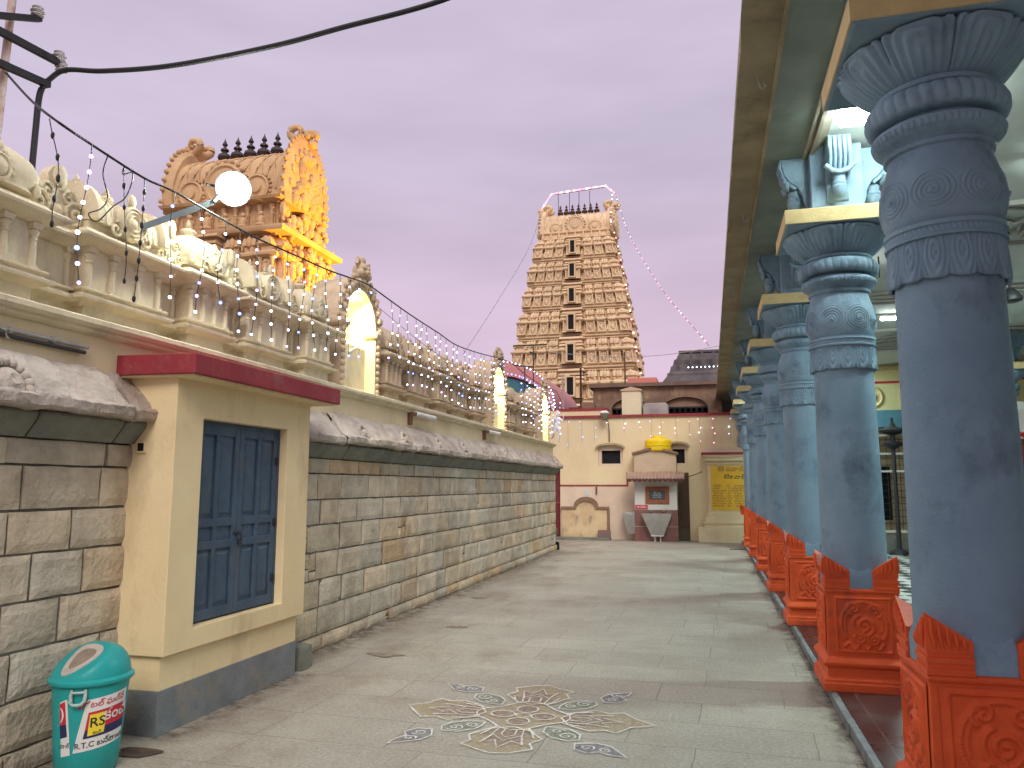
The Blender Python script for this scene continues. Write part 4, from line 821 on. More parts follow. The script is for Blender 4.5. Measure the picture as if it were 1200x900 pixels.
def make_column():
    c = thing('hall_column', 'blue column', 'column', (0, 0, 0))
    g = MB(); g.rect(0, 0, [(.305, .305, .08), (.305, .305, .135), (.298, .298, .145), (.298, .298, .165), (.272, .272, .18), (.270, .270, .245), (.296, .296, .262), (.300, .300, .285), (.285, .285, .305), (.262, .262, .325), (.254, .254, .79), (.264, .264, .80), (.264, .264, .815), (.252, .252, .825)])
    ped = g.build('pedestal', M_orange, c, bevel=.005)
    g = MB()
    for F_ in FACES:
        relief_panel(g, F_ @ Matrix.Translation((0, .562, .2640)) @ Matrix.Rotation(-.014, 4, 'X'), .222, .215, .017, DIE)
    g.build('carved_panel', M_orange, ped, smooth=True)
    for sx, sy in ((-1, -1), (1, -1), (1, 1), (-1, 1)):
        g = MB(); w = .175; a = .256
        def R4(e_, z): return [(sx * (a - e_), sy * (a - e_), z), (sx * (a - w + e_ * 0), sy * (a - e_), z), (sx * (a - w), sy * (a - w), z), (sx * (a - e_), sy * (a - w), z)]
        for z0, z1, e_ in ((.822, .848, -.008), (.848, .872, 0), (.872, .893, -.007), (.893, .912, .002)): g.loft([R4(e_, z0), R4(e_, z1)])
        A_, B_, C_, D_ = (sx * (a + .004), sy * (a + .004)), (sx * (a - w), sy * (a + .004)), (sx * (a - w), sy * (a - w)), (sx * (a + .004), sy * (a - w))
        g.loft([[(*A_, .912), (*B_, .912), (*C_, .912), (*D_, .912)], [(*A_, 1.075), (B_[0], B_[1], .960), (C_[0], C_[1], .94), (D_[0], D_[1], .960)]])
        for q in range(5):      # feather ridges on both faces of the leaf
            t = (q + .6) / 5.6; zt = 1.075 - .115 * t - .012
            for sw in (0, 1):
                p0 = (a + .006, a - w * t * .98) if not sw else (a - w * t * .98, a + .006)
                p1 = (a + .006, a - w * min(1, t + .10) * .9) if not sw else (a - w * min(1, t + .10) * .9, a + .006)
                g.tube([(sx * p0[0], sy * p0[1], zt), (sx * (p0[0] + .006 * (1 - sw)), sy * (p0[1] + .006 * sw), (zt + .93) / 2), (sx * p1[0], sy * p1[1], .925)], [.009, .009, .005], 6)
        g.build('corner_leaf', M_orange, ped, smooth=40)
    # shaft with its foot blocks between the corner leaves
    g = MB(); prof = smoothP([(.240, .826), (.238, 1.2), (.232, 1.8), (.226, 2.4), (.225, 2.53)], 6); g.lathe(prof, (0, 0, 0), 96)
    for k in range(4):
        g.M = Matrix.Rotation(k * PI / 2, 4, 'Z'); g.loft([[(-.088, -.249, .826), (.088, -.249, .826), (.088, -.18, .826), (-.088, -.18, .826)], [(-.088, -.249, .93), (.088, -.249, .93), (.088, -.18, .93), (-.088, -.18, .93)], [(-.07, -.225, .99), (.07, -.225, .99), (.06, -.15, .99), (-.06, -.15, .99)]])
    g.M = None; g.build('shaft', M_blue, c, smooth=35)
    # hanging leaf band
    n1 = 14
    def d_leaf(T, t, z):
        u = ((T * n1 / (2 * PI)) % 1) * 2 - 1; v = t
        s = np.abs(u) ** 1.7 + (1 - v) ** 2 * .55 - v * .0
        lobe = np.sqrt(np.clip(1 - u ** 2, 0, 1))
        ridg = .0045 * np.cos(2 * PI * 3.2 * np.sqrt((u * .95) ** 2 + ((v - .62) * 1.15) ** 2))
        return .012 * lobe * (1 - v * .4) + ridg * (np.abs(u) < .96), -(1 - v) ** 3 * .022 * lobe
    lathe_relief([(.226, 2.535), (.238, 2.532), (.243, 2.56), (.240, 2.62), (.236, 2.705)], d_leaf).build('leaf_band', M_blue, c, smooth=True)
    def d_bead(T, t, z): 
        b = np.zeros_like(T)
        if .30 < t < .75: b = .0065 * np.abs(np.sin(T * 34 + (t - .3) * 9)) * math.sin((t - .3) / .45 * PI)
        return b
    lathe_relief([(.236, 2.705), (.256, 2.706), (.258, 2.718), (.246, 2.724), (.246, 2.752), (.257, 2.758), (.257, 2.778), (.240, 2.782)], d_bead, 320, .004).build('bead_band', M_blue, c, smooth=50)
    # bulb with pairs of concentric eye spirals
    zc = 2.93; rbz = .25
    def d_bulb(T, t, z):
        tot = np.zeros_like(T)
        for k in range(8):
            a = (k + .5) * PI / 4; du = ((T - a + PI) % (2 * PI) - PI) * rbz; dv = z - (zc - .015)
            sgn = 1 if k % 2 else -1
            rr = np.sqrt((du * 1.0) ** 2 + (dv * (.92 if dv > 0 else 1.1)) ** 2); th = np.arctan2(dv, du * sgn)
            f = np.clip(1 - rr / .112, 0, 1)
            tot = np.maximum(tot, (f > 0) * (.0032 + .0045 * np.cos(2 * PI * (rr / .020 + sgn * th / (2 * PI) * 0 - th / (2 * PI)))) * np.clip(f * 4, 0, 1) + .012 * np.exp(-(rr / .016) ** 2))
        return tot
    bp_ = smoothP([(.234, 2.782), (.250, 2.82), (.261, 2.88), (.262, 2.95), (.253, 3.02), (.236, 3.08), (.224, 3.12), (.222, 3.15)], 6)
    lathe_relief(bp_, d_bulb, 384, .005).build('bulb', M_blue, c, smooth=True)
    def d_disc(T, t, z): return (.006 * (np.sin(T * 60) > 0) * 1.0 if .45 < t < .62 else np.zeros_like(T))
    lathe_relief([(.222, 3.14), (.236, 3.148), (.240, 3.165), (.228, 3.175), (.235, 3.185), (.262, 3.205), (.278, 3.225), (.284, 3.245), (.282, 3.262), (.262, 3.275), (.235, 3.28), (.228, 3.305)], d_disc, 360, .005).build('disc_ring', M_blue, c, smooth=50)
    def d_flute(T, t, z):
        ph = (T * 34 / (2 * PI) + (t - .5) * .55) % 1; return .013 * np.abs(np.sin(PI * ph)) ** .6 * math.sin(PI * min(1, max(0, t))) ** .5 - .004
    lathe_relief(smoothP([(.235, 3.298), (.285, 3.305), (.303, 3.34), (.300, 3.385), (.275, 3.415), (.245, 3.425)], 5), d_flute, 340, .006).build('fluted_ring', M_blue, c, smooth=True)
    g = MB(); g.lathe([(.23, 3.42), (.262, 3.428), (.268, 3.44), (.262, 3.452), (.235, 3.458)], (0, 0, 0), 64); g.build('neck_ring', M_blue, c, smooth=40)
    n2 = 8
    def d_lotus(T, t, z):
        u = ((T * n2 / (2 * PI)) % 1) * 2 - 1; lobe = np.sqrt(np.clip(1 - (u * .98) ** 2, 0, 1))
        # nested petal contour lines following the scallop
        s = np.sqrt((np.abs(u) * 1.0) ** 2 + (np.clip(1 - t, 0, 1) * .0) ** 2)
        k = np.sqrt((u) ** 2 + (np.clip(.5 - t, 0, 1) * .25) ** 2 + (np.clip(t - .5, 0, 1) * 1.55) ** 2)
        sk_ = (np.abs(u) ** 3 + max(0, (t - .30) / .64) ** 3) ** (1 / 3); ins = sk_ < 1
        hgt = np.where(ins, .026 * (1 - sk_ ** 2.5) + np.where(sk_ > .86, .012, 0) + np.where(sk_ < .84, .007 * np.cos(2 * PI * 3.2 * sk_), 0), -.016) * min(1, t * 5)
        return hgt, .018 * (lobe - .8) * t ** 4
        rg = .0080 * np.cos(2 * PI * 3.4 * k) * (np.clip(t * 6, 0, 1)) * np.clip((.985 - t) * 14, 0, 1)
        return .052 * (lobe - .6) * t ** 1.3 + rg + (.010 if t > .95 else 0), .045 * (lobe - .8) * t ** 4
    lathe_relief(smoothP([(.236, 3.455), (.262, 3.48), (.310, 3.525), (.355, 3.575), (.385, 3.615), (.400, 3.635)], 6) + [(.395, 3.643), (.30, 3.650)], d_lotus, 400, .006).build('lotus_capital', M_blue, c, smooth=True)
    g = MB(); g.rect(0, 0, [(.412, .412, 3.652), (.428, .428, 3.658), (.428, .428, 3.662)]); ab = g.build('abacus', M_blue, c)
    g = MB(); g.rect(0, 0, [(.432, .432, 3.660), (.436, .436, 3.662), (.436, .436, 3.772), (.430, .430, 3.778)]); g.build('yellow_slab', M_yedge, ab)
    # bracket block and front scroll on the abacus, with a hanging bud
    g = MB(); g.rect(0, 0, [(.20, .20, 3.778), (.20, .20, 4.38)]); 
    for k in range(4):
        g.M = Matrix.Rotation(k * PI / 2, 4, 'Z')
        g.prism([(-.18, 4.38), (-.40, 4.38), (-.41, 4.28), (-.39, 4.20), (-.35, 4.14), (-.29, 4.09), (-.25, 4.02), (-.24, 3.95), (-.22, 3.90), (-.18, 3.88)], 'x', -.085, .085)
    g.M = None; br = g.build('bracket', M_blue, c, bevel=.008)
    g = MB()
    for k in range(4):
        g.M = Matrix.Rotation(k * PI / 2, 4, 'Z')
        for q in range(5):
            x = -.072 + .036 * q; g.tube([(x, -.405, 4.36), (x, -.425, 4.28), (x, -.405, 4.19), (x, -.36, 4.125), (x, -.30, 4.075)], .016, 8)
        g.tube([(-.11, -.385, 4.14), (-.06, -.375, 4.095), (.0, -.37, 4.08), (.06, -.375, 4.095), (.11, -.385, 4.14)], .022, 8)
        g.lathe([(.012, 3.885), (.035, 3.91), (.055, 3.95), (.062, 3.975), (.05, 3.99), (.058, 4.0), (.058, 4.015), (.045, 4.025), (.05, 4.05), (.05, 4.07)], (0, -.31, 0), 16)
    g.M = None; g.build('scroll_and_bud', M_blue, br, smooth=50)
    return c
COLX = 1.085
proto = make_column()
col_labels = ['pale blue column with red carved pedestal, nearest to the viewer and cut by the right edge', 'pale blue column on a red carved pedestal, second along the kerb, its whole bracket in view', 'pale blue column on a red carved pedestal, third along the kerb', 'pale blue column on a red pedestal, fourth along the kerb',
              'pale blue column on a red pedestal, fifth along the kerb, midway in the row', 'pale blue column on a red pedestal, third from the far end of the row', 'pale blue column on a red pedestal, last but one before the yellow notice board', 'pale blue column on a red pedestal, farthest of the row, beside the yellow notice board']
for k in range(8):
    o = proto if k == 0 else copy_tree(proto)
    o.location = (COLX + (.025 if k == 0 else 0), 3.87 + (.03 if k == 0 else 0) + 2.81 * k - (.25 if k == 7 else 0), 0); o['label'] = col_labels[k]; o['group'] = 'blue columns along the kerb'
# inner row of columns of the hall, same kind
for k, y in enumerate((9.49, 15.11, 17.92)):
    o = copy_tree(proto); o.location = (5.2, y + .6, 0); o['label'] = ['blue column with red pedestal standing inside the hall, nearest inner one', 'blue column with red pedestal standing inside the hall, middle inner one', 'blue column with red pedestal standing inside the hall, farthest inner one'][k]; o['group'] = 'inner columns of the hall'

# ================================================================ HALL ROOF
hr = thing('hall_roof', 'flat concrete hall roof with stained eave, grey green soffit and moulded beam', 'roof', (1, 12, 4.35))
YR0, YR1 = -3.5, 30.0
g = MB(); g.sheet(3, 400, lambda u, v: ((.275 + .012 * noise.noise(Vector((0, v * 70, 0))) if u == 0 else .275 + .235 * u), YR0 + (YR1 - YR0) * v, 4.352)); g.build('eave_soffit', M_eave, hr)
g = MB(); g.box(.28, .50, YR0, YR1, 4.356, 4.50); g.build('eave_slab', M_eave, hr)
g = MB(); g.box(.509, .535, YR0, YR1, 4.330, 4.50); g.build('drip_bead', M_eave, hr)
g = MB(); g.box(.535, .845, YR0, YR1, 4.342, 4.52); g.build('soffit', M_soffit, hr)
g = MB()
for i, (a, b, z) in enumerate(((.845, .870, 4.322), (.870, .893, 4.345), (.893, .925, 4.312), (.925, .950, 4.345), (.950, .975, 4.365), (.975, 1.01, 4.39))): g.box(a, b, YR0, YR1, z, 4.53)
g.build('beam_moulding', surf('moulding_plaster', (.34, .32, .25), (.27, .26, .21), .8, 3, .3, 50, dirt=(.16, .15, .12), dirt_amt=.5), hr, bevel=.003)
g = MB(); g.box(1.01, 12, YR0, YR1, 4.42, 4.6); g.build('ceiling', M_ceil, hr)
M_relief = surf('ceiling_relief_plaster', (.40, .41, .38), (.33, .34, .31), .8, 3, .3, 40)
def relief_strip(y, w, x0, x1):
    g = MB(); rr = random.Random(int(y * 7))
    g.box(x0, x1, y - w / 2, y - w / 2 + .05, 4.37, 4.421); g.box(x0, x1, y + w / 2 - .05, y + w / 2, 4.37, 4.421)
    x = x0 + .2
    while x < x1:
        s = w * .26
        for q in range(3):
            a = rr.uniform(0, 6); g.tube([(x + s * (1 - i / 18) * math.cos(a + i * .55), y + (q - 1) * s * .6 + s * (1 - i / 18) * math.sin(a + i * .55), 4.41 - .03 * math.sin(i / 18 * PI)) for i in range(18)], .022, 5)
        g.ball((x + s, y, 4.41), (.06, .09, .035), 8, 5); x += s * 1.7
    g.build('ceiling_relief', M_relief, hr, smooth=50)
relief_strip(9.1, 1.5, 2.2, 7.0); relief_strip(16.0, 2.2, 2.4, 7.0)
g = MB()
for y in (11.9, 12.15, 12.4, 12.65): g.box(1.3, 12, y, y + .10, 4.38, 4.421)
g.build('ceiling_moulding', M_relief, hr)
for x, y in ((.40, 3.75), (.40, 5.15), (.41, 7.9), (.40, 11.0)):
    g = MB(); g.tube([(x, y, 4.36), (x + .01, y, 4.30), (x + .02, y + .01, 4.27), (x + .04, y + .02, 4.265), (x + .05, y + .01, 4.285), (x + .04, y, 4.30)], .005, 6); g.build('wire_hook', M_galv, hr)
# lit fittings in the hall
M_tube = emis('tube_glow', (.86, 1.0, .95), 38)
def tube_fit(x, y, z, along, lab, e_=26, L_=1.2, tr=.019):
    t_ = thing('ceiling_tube_lamp', lab, 'lamp', (x, y, z), 'fluorescent lamps under the hall ceiling')
    d = Vector((1, 0, 0)) if along == 'x' else Vector((0, 1, 0)); a = Vector((x, y, z)) - d * L_ / 2; b = Vector((x, y, z)) + d * L_ / 2
    MB().tube([a, b], tr, 10).build('tube', M_tube, t_)
    g = MB(); h = L_ / 2 + .03; (g.box(x - h, x + h, y - .03, y + .03, z + .035, z + .075) if along == 'x' else g.box(x - .03, x + .03, y - h, y + h, z + .035, z + .075)); g.build('batten', M_white, t_)
    for p in (a, b): g = MB(); g.box(p.x - .022, p.x + .022, p.y - .022, p.y + .022, z - .022, z + .036); g.build('lamp_holder', M_white, t_)
    ld = bpy.data.lights.new('tube_light', 'AREA'); ld.shape = 'RECTANGLE'; ld.size = L_; ld.size_y = .06; ld.energy = e_; ld.color = (.74, 1.0, .97)
    lo = bpy.data.objects.new('tube_light', ld); col.objects.link(lo); lo.location = (x, y, z - .03); lo.rotation_euler = (0, 0, 0 if along == 'x' else PI / 2)
tube_fit(1.42, 5.80, 4.30, 'x', 'bright tube lamp under the ceiling behind the nearest column capital', 110, .8, .075)
tube_fit(3.4, 7.2, 4.33, 'x', 'tube lamp under the hall ceiling before the relief strip', 95)
tube_fit(3.4, 13.6, 4.33, 'x', 'tube lamp under the hall ceiling between the relief strips', 115)
tube_fit(2.2, 18.9, 4.33, 'x', 'tube lamp under the hall ceiling near the far grille fence', 90)
bl = thing('bulb_lamp', 'small glaring bulb lamp on a short arm beside the second column capital', 'lamp', (2.1, 10.1, 4.4))
g = MB(); g.ball((1.98, 10.1, 4.05), .042, 12, 8); g.build('bulb', emis('bulb_glow', (.95, 1, .98), 60), bl)
g = MB(); g.tube([(2.12, 10.1, 4.43), (2.12, 10.1, 4.16), (2.05, 10.1, 4.13), (1.98, 10.1, 4.10)], .008, 6); g.build('arm', M_dkmetal, bl)
fan = thing('ceiling_fan', 'dark ceiling fan hanging beside the nearest column', 'fan', (3.22, 9.2, 4.4))
g = MB(); g.tube([(3.22, 9.2, 4.42), (3.22, 9.2, 3.68)], .014, 8); g.lathe([(.05, 3.90), (.02, 3.97), (.05, 4.0)], (3.22, 9.2, .42), 12); g.build('rod', M_dkmetal, fan)
g = MB(); g.lathe([(.03, 3.72), (.05, 3.70), (.085, 3.66), (.11, 3.62), (.11, 3.58), (.06, 3.56)], (3.22, 9.2, 0), 20); g.build('motor', M_dkmetal, fan, smooth=40)
for k in range(3):
    a = math.radians(-14 + 120 * k); g = MB(); g.M = Matrix.Translation((3.22, 9.2, 3.60)) @ Matrix.Rotation(a, 4, 'Z') @ Matrix.Rotation(.15, 4, 'X'); g.loft([[(.09, -.02, -.004), (.09, .02, -.004), (.09, .02, .004), (.09, -.02, .004)], [(.2, -.055, -.004), (.2, .055, -.004), (.2, .055, .004), (.2, -.055, .004)], [(.6, -.065, -.004), (.6, .065, -.004), (.6, .065, .004), (.6, -.065, .004)]]); g.build('blade', M_dkmetal, fan)
# ================================================================ BACK WALL AND WHAT STANDS BEFORE IT
YB = 23.45
bw = thing('courtyard_wall', 'pale yellow rendered wall closing the courtyard, with dark red coping and small hooded windows', 'wall', (-1.8, YB, 0))
g = MB(); wz = [(-3.28, -2.53, 2.18, 2.80), (-1.16, -.62, 2.18, 2.82)]
xs_ = [-9.0, -3.28, -2.53, -1.16, -.62, .86]
for i in range(5):
    a, b = xs_[i], xs_[i + 1]
    z0_ = 0 if not i == 0 else 0
    if i in (1, 3):
        w = wz[0] if i == 1 else wz[1]; g.box(a, b, YB, YB + .3, 1.60, w[2]); g.box(a, b, YB, YB + .3, w[3], 3.66)
    elif i == 0: g.box(-4.46, b, YB, YB + .3, 1.60, 3.66); g.box(-9, -4.46, YB + .0, YB + .3, 2.12, 3.66)
    else: g.box(a, b, YB, YB + .3, 1.60 if b < -1 else 0, 3.66)
g.build('wall', M_ywall, bw)
g = MB(); g.box(-4.46, -1.16, YB - .012, YB + .28, 0, 1.60); g.box(-1.16, -.62, YB + .0, YB + .28, 0, 1.60); g.build('lower_wall', M_pinkwall, bw)
g = MB(); g.box(-4.50, .86, YB - .07, YB + .36, 3.66, 3.735); g.build('coping', M_red, bw)
g = MB(); g.box(-4.50, -3.05, YB + .36, YB + .8, 3.75, 3.93); g.box(-9, -4.50, YB + .3, YB + .8, 3.66, 3.93); g.build('rear_parapet', M_ywall, bw)
g = MB(); g.box(-9, -3.02, YB + .33, YB + .84, 3.93, 4.0); g.build('rear_coping', M_red, bw)
g = MB(); g.box(-4.46, -2.38, YB - .022, YB - .0125, 1.575, 1.625); g.box(-2.43, -2.38, YB - .022, YB - .0005, 1.626, 1.99); g.box(-2.379, -2.22, YB - .022, YB - .0005, 1.94, 1.99); g.build('red_line', M_red, bw)
for i, w in enumerate(wz):
    g = MB(); g.box(w[0] + .10, w[1] - .08, YB + .16, YB + .17, w[2] + .08, w[3] - .14); o = g.build('window', M_black, bw)
    g = MB(); g.box(w[0] + .002, w[0] + .10, YB + .06, YB + .2, w[2] + .002, w[3] - .13); g.box(w[1] - .08, w[1] - .002, YB + .06, YB + .2, w[2] + .002, w[3] - .13); g.box(w[0] + .10, w[1] - .08, YB + .06, YB + .2, w[2] + .002, w[2] + .08)
    n = 12; cxw = (w[0] + w[1]) / 2; hw_ = (w[1] - w[0]) / 2 - .002
    g.prism([(w[0] + .002, w[3] - .14), (w[1] - .002, w[3] - .14), (w[1] - .002, w[3] - .002), (w[0] + .002, w[3] - .002)], 'y', YB + .05, YB + .2); g.build('frame', M_pinkwall, o)
    g = MB(); g.prism([(cxw + (hw_ + .07) * math.cos(t), w[3] - .05 + .13 * math.sin(t)) for t in [PI * q / n for q in range(n + 1)]] + [(cxw + (hw_ + .03) * math.cos(t), w[3] - .09 + .11 * math.sin(t)) for t in [PI * q / n for q in range(n, -1, -1)]], 'y', YB - .12, YB - .001); g.build('hood', surf('hood%d' % i, (.42, .36, .20), (.30, .24, .15), .8, 6, .2, 40), o)
# side gate and bucket in the passage at the end of the stone wall
gt = thing('side_gate', 'dark maroon metal gate in the narrow gap behind the end of the stone wall', 'gate', (-5.3, YB + .3, 0))
g = MB(); g.box(-6.6, -4.47, YB + .20, YB + .24, .02, 2.11); g.build('gate_panel', surf('maroon_gate', (.22, .035, .04), (.12, .03, .03), .6, 4, .2, 40, dirt=(.05, .03, .03), dirt_amt=.7), gt)
g = MB(); [g.box(-6.5 + .26 * k, -6.47 + .26 * k, YB + .17, YB + .20, .02, 2.1) for k in range(8)]; g.box(-6.6, -4.47, YB + .165, YB + .199, 1.05, 1.10); g.build('gate_rails', M_red, gt)
bk = thing('bucket', 'small green bucket on the ground in front of the maroon gate', 'bucket', (-4.62, 23.0, 0))
g = MB(); g.lathe([(.10, .0), (.14, .26), (.15, .26), (.15, .28), (.13, .28), (.095, .02)], (-4.62, 23.0, 0), 20, cap=False); g.lathe([(.09, .018), (.001, .018)], (-4.62, 23.0, 0), 20, cap=False); g.build('pail', surf('green_plastic', (.02, .30, .10), None, .4, 5, .05, 30), bk, smooth=40)
g = MB(); g.tube([(-4.62 + .145 * math.cos(t), 23.0, .26 + .12 * math.sin(t)) for t in [PI * i / 10 for i in range(11)]], .006, 6); g.build('handle', M_galv, bk)
# tap niche
tn = thing('tap_panel', 'rust stained washing panel with arched brown border and two taps', 'washing place', (-3.65, YB, 0))
cx0, r_ = -3.66, .36
def tarch(r, zb, x0, x1): return [(x0, zb), (cx0 - r, zb)] + [(cx0 + r * math.cos(t), zb + r * .80 * math.sin(t)) for t in [PI - PI * i / 14 for i in range(1, 14)]] + [(cx0 + r, zb), (x1, zb)]
g = MB(); g.prism([(-4.40, 0)] + tarch(.30, .93, -4.40, -3.02) + [(-3.02, 0)], 'y', YB - .10, YB - .013); g.build('panel', surf('stained_cream', (.64, .50, .30), (.52, .36, .20), .8, 2.2, .15, 30, dirt=(.24, .10, .05), dirt_amt=.85, dscale=2.4, coord='World'), tn)
top = tarch(.37, .97, -4.42, -2.95); bot = tarch(.295, .90, -4.42, -2.95)
g = MB(); n = len(top); vs = [(p[0], YB - .15, p[1]) for p in top] + [(p[0], YB - .15, p[1]) for p in bot] + [(p[0], YB - .012, p[1]) for p in top] + [(p[0], YB - .012, p[1]) for p in bot]
fs = []
for i in range(n - 1): fs += [(i, i + 1, n + i + 1, n + i), (2 * n + i, 2 * n + i + 1, i + 1, i), (n + i, n + i + 1, 3 * n + i + 1, 3 * n + i)]
g.add(vs, fs); g.box(-3.01, -2.95, YB - .14, YB - .012, .30, .90); M_brownb = surf('brown_border', (.26, .16, .11), (.20, .12, .08), .8, 5, .2, 40); g.build('border', M_brownb, tn)
g = MB(); g.box(-3.28, -2.92, YB - .28, YB - .101, 0, .28); g.build('side_block', surf('mauve_block', (.24, .15, .13), (.18, .11, .10), .8, 5, .2, 40), tn, bevel=.01)
g = MB(); g.box(-4.6, -2.9, YB - .65, YB - .151, -.02, .07); g.build('drain_step', M_corbel, tn)
for x in (-3.92, -3.50):
    g = MB(); g.tube([(x, YB - .10, .66), (x, YB - .20, .66), (x, YB - .23, .63), (x, YB - .235, .59)], .022, 8); g.tube([(x - .04, YB - .17, .70), (x + .04, YB - .17, .70)], .010, 6); g.tube([(x, YB - .17, .66), (x, YB - .17, .70)], .010, 6); g.build('tap', M_galv, tn)
g = MB(); g.lathe([(.075, 0), (.075, .008), (.06, .008)], (0, 0, 0), 20); g.v = [(p[0] - 3.63, YB - .0125 - p[2], p[1] + 1.38) for p in g.v]; g.build('round_mark', surf('pale_blue_mark', (.45, .52, .62), (.6, .6, .55), .8, 12, .05, 30), tn)
g = MB(); g.box(-3.36, -3.32, YB - .06, YB - .0125, 1.34, 1.56); tag(g.build('iron_stub', M_rust, None), 'short rusty iron stub on the pale wall above the tap panel', 'iron bracket')

# drinking water kiosk
ky = 22.85
kk = thing('water_kiosk', 'gabled drinking water kiosk with corrugated awning, plaque, brown tiled base and steel basins', 'kiosk', (-1.55, 23.1, 0))
M_kup = surf('kiosk_buff', (.56, .43, .30), (.48, .36, .25), .8, 3, .1, 30); M_kwh = surf('kiosk_white', (.62, .62, .56), (.54, .54, .48), .8, 3, .1, 30); M_ktile = surf('brown_tile', (.22, .105, .09), (.17, .08, .07), .4, 5, .1, 30, dirt=(.33, .25, .22), dirt_amt=.4, dscale=5)
g = MB(); g.prism([(-2.14, 1.84), (-.93, 1.84), (-.93, 2.50), (-1.535, 2.64), (-2.14, 2.50)], 'y', ky, YB - .002); g.build('upper_wall', M_kup, kk)
g = MB(); g.box(-2.14, -.93, ky, YB - .025, .90, 1.84); g.build('white_wall', M_kwh, kk)
g = MB(); g.box(-2.15, -.92, ky - .012, YB - .03, -.01, .90); g.build('tiled_base', M_ktile, kk)
g = MB(); g.box(-2.152, -.918, ky - .014, ky - .0125, .42, .428); g.box(-1.545, -1.537, ky - .0142, ky - .0126, 0, .42); g.build('tile_joints', M_kwh, kk)
g = MB(); g.prism([(-2.20, 2.49), (-1.535, 2.66), (-.87, 2.49), (-.87, 2.56), (-1.535, 2.735), (-2.20, 2.56)], 'y', ky - .07, YB - .004); g.build('gable_coping', M_brownb, kk)
g = MB()
def awn(u, v): 
    x = -2.34 + 1.64 * u; return (x, ky - .02 - .42 * (1 - v), 1.80 + .20 * v + .018 * math.sin(u * PI * 34))
g.sheet(136, 4, awn); g.M = Matrix.Translation((0, 0, -.012)); g.sheet(136, 4, awn); g.M = None; g.build('awning', surf('awning_sheet', (.40, .27, .20), (.30, .20, .15), .7, 4, .2, 40, dirt=(.55, .52, .48), dirt_amt=.6, dscale=2.2), kk, smooth=True)
g = MB()
for k in range(11):
    xc = -2.24 + .145 * k; g.prism([(xc - .07, 1.79), (xc + .07, 1.79)] + [(xc + .07 * math.cos(t), 1.77 - .07 * math.sin(t)) for t in [PI * i / 6 for i in range(7)]], 'y', ky - .435, ky - .42)
g.build('scalloped_edge', surf('dark_maroon', (.10, .035, .03), None, .7, 5, .1, 40), kk)
g = MB(); g.box(-1.83, -1.15, ky - .035, ky - .001, 1.08, 1.57); pf = g.build('plaque_frame', surf('plaque_brown', (.30, .10, .05), (.24, .08, .04), .5, 5, .1, 40), kk, bevel=.005)
g = MB(); g.box(-1.72, -1.26, ky - .045, ky - .036, 1.20, 1.45); g.build('plaque', surf('plaque_slate', (.06, .08, .09), None, .4, 5, .05, 40), pf)
def wfn(x0, z0, y): return lambda x, z: (x0 + x, y, z0 + z)
text_on('plaque_text', 'శ్రీ రామ\nచలివేంద్రం\nతాగు నీరు', .062, wfn(-1.49, 1.325, ky - .0455), surf('plaque_letters', (.5, .52, .5), None, .5, 5, .02, 40), pf)
g = MB(); g.box(-2.12, -1.77, ky - .03, ky - .013, .93, 1.04); sg = g.build('red_sign', M_sred, kk); text_on('sign_text', 'తాగునీరు', .075, wfn(-1.945, .983, ky - .0305), M_swhite, sg)
def basin(g, M):
    g.M = M
    for s in ([(.42, .0), (.42, .34), (.42, .34)],): pass
    g.loft([[(-.18, .0, .20), (.18, .0, .20), (.18, -.22, .20), (-.18, -.22, .20)], [(-.41, .0, .74), (.41, .0, .74), (.41, -.36, .74), (-.41, -.36, .74)], [(-.42, .0, .80), (.42, .0, .80), (.42, -.37, .80), (-.42, -.37, .80)], [(-.38, -.03, .80), (.38, -.03, .80), (.38, -.33, .80), (-.38, -.33, .80)], [(-.16, -.04, .30), (.16, -.04, .30), (.16, -.18, .30), (-.16, -.18, .30)]])
    g.M = None
g = MB(); basin(g, Matrix.Translation((-1.50, ky - .013, 0))); g.build('steel_basin', M_steel, kk)
g = MB(); basin(g, Matrix.Translation((-2.151, ky + .30, 0)) @ Matrix.Rotation(-PI / 2, 4, 'Z') @ Matrix.Scale(.62, 4, (1, 0, 0))); g.build('steel_basin', M_steel, kk)
g = MB(); g.box(-1.68, -1.32, ky - .22, ky - .013, .16, .198); g.tube([(-1.42, ky - .10, .16), (-1.42, ky - .10, 0)], .02, 8); g.tube([(-1.58, ky - .10, .16), (-1.58, ky - .10, 0)], .02, 8); g.build('basin_stand', M_white, kk)
for x in (-1.66, -1.30):
    g = MB(); g.tube([(x, ky - .013, .86), (x, ky - .10, .87), (x, ky - .13, .84)], .016, 8); g.lathe([(.02, .87), (.028, .90), (.01, .92)], (x, ky - .06, 0), 10); g.build('tap', M_steel, kk)
tk = MB(); tk.lathe([(.30, 2.50), (.37, 2.52), (.385, 2.58), (.375, 2.63), (.39, 2.66), (.38, 2.71), (.385, 2.76), (.38, 2.80), (.34, 2.85), (.22, 2.89), (.16, 2.90), (.15, 2.945), (.13, 2.955), (.001, 2.96)], (-1.45, 23.12, .10), 28)
for k in range(8): t = 2 * PI * k / 8; tk.box(-1.45 + .37 * math.cos(t) - .012, -1.45 + .37 * math.cos(t) + .012, 23.12 + .37 * math.sin(t) - .012, 23.12 + .37 * math.sin(t) + .012, 2.62, 2.93)
tag(tk.build('water_tank', surf('yellow_plastic', (.82, .60, .01), (.75, .52, .01), .4, 4, .04, 30), None, smooth=35), 'bright yellow plastic water tank behind the gable of the water kiosk', 'water tank')
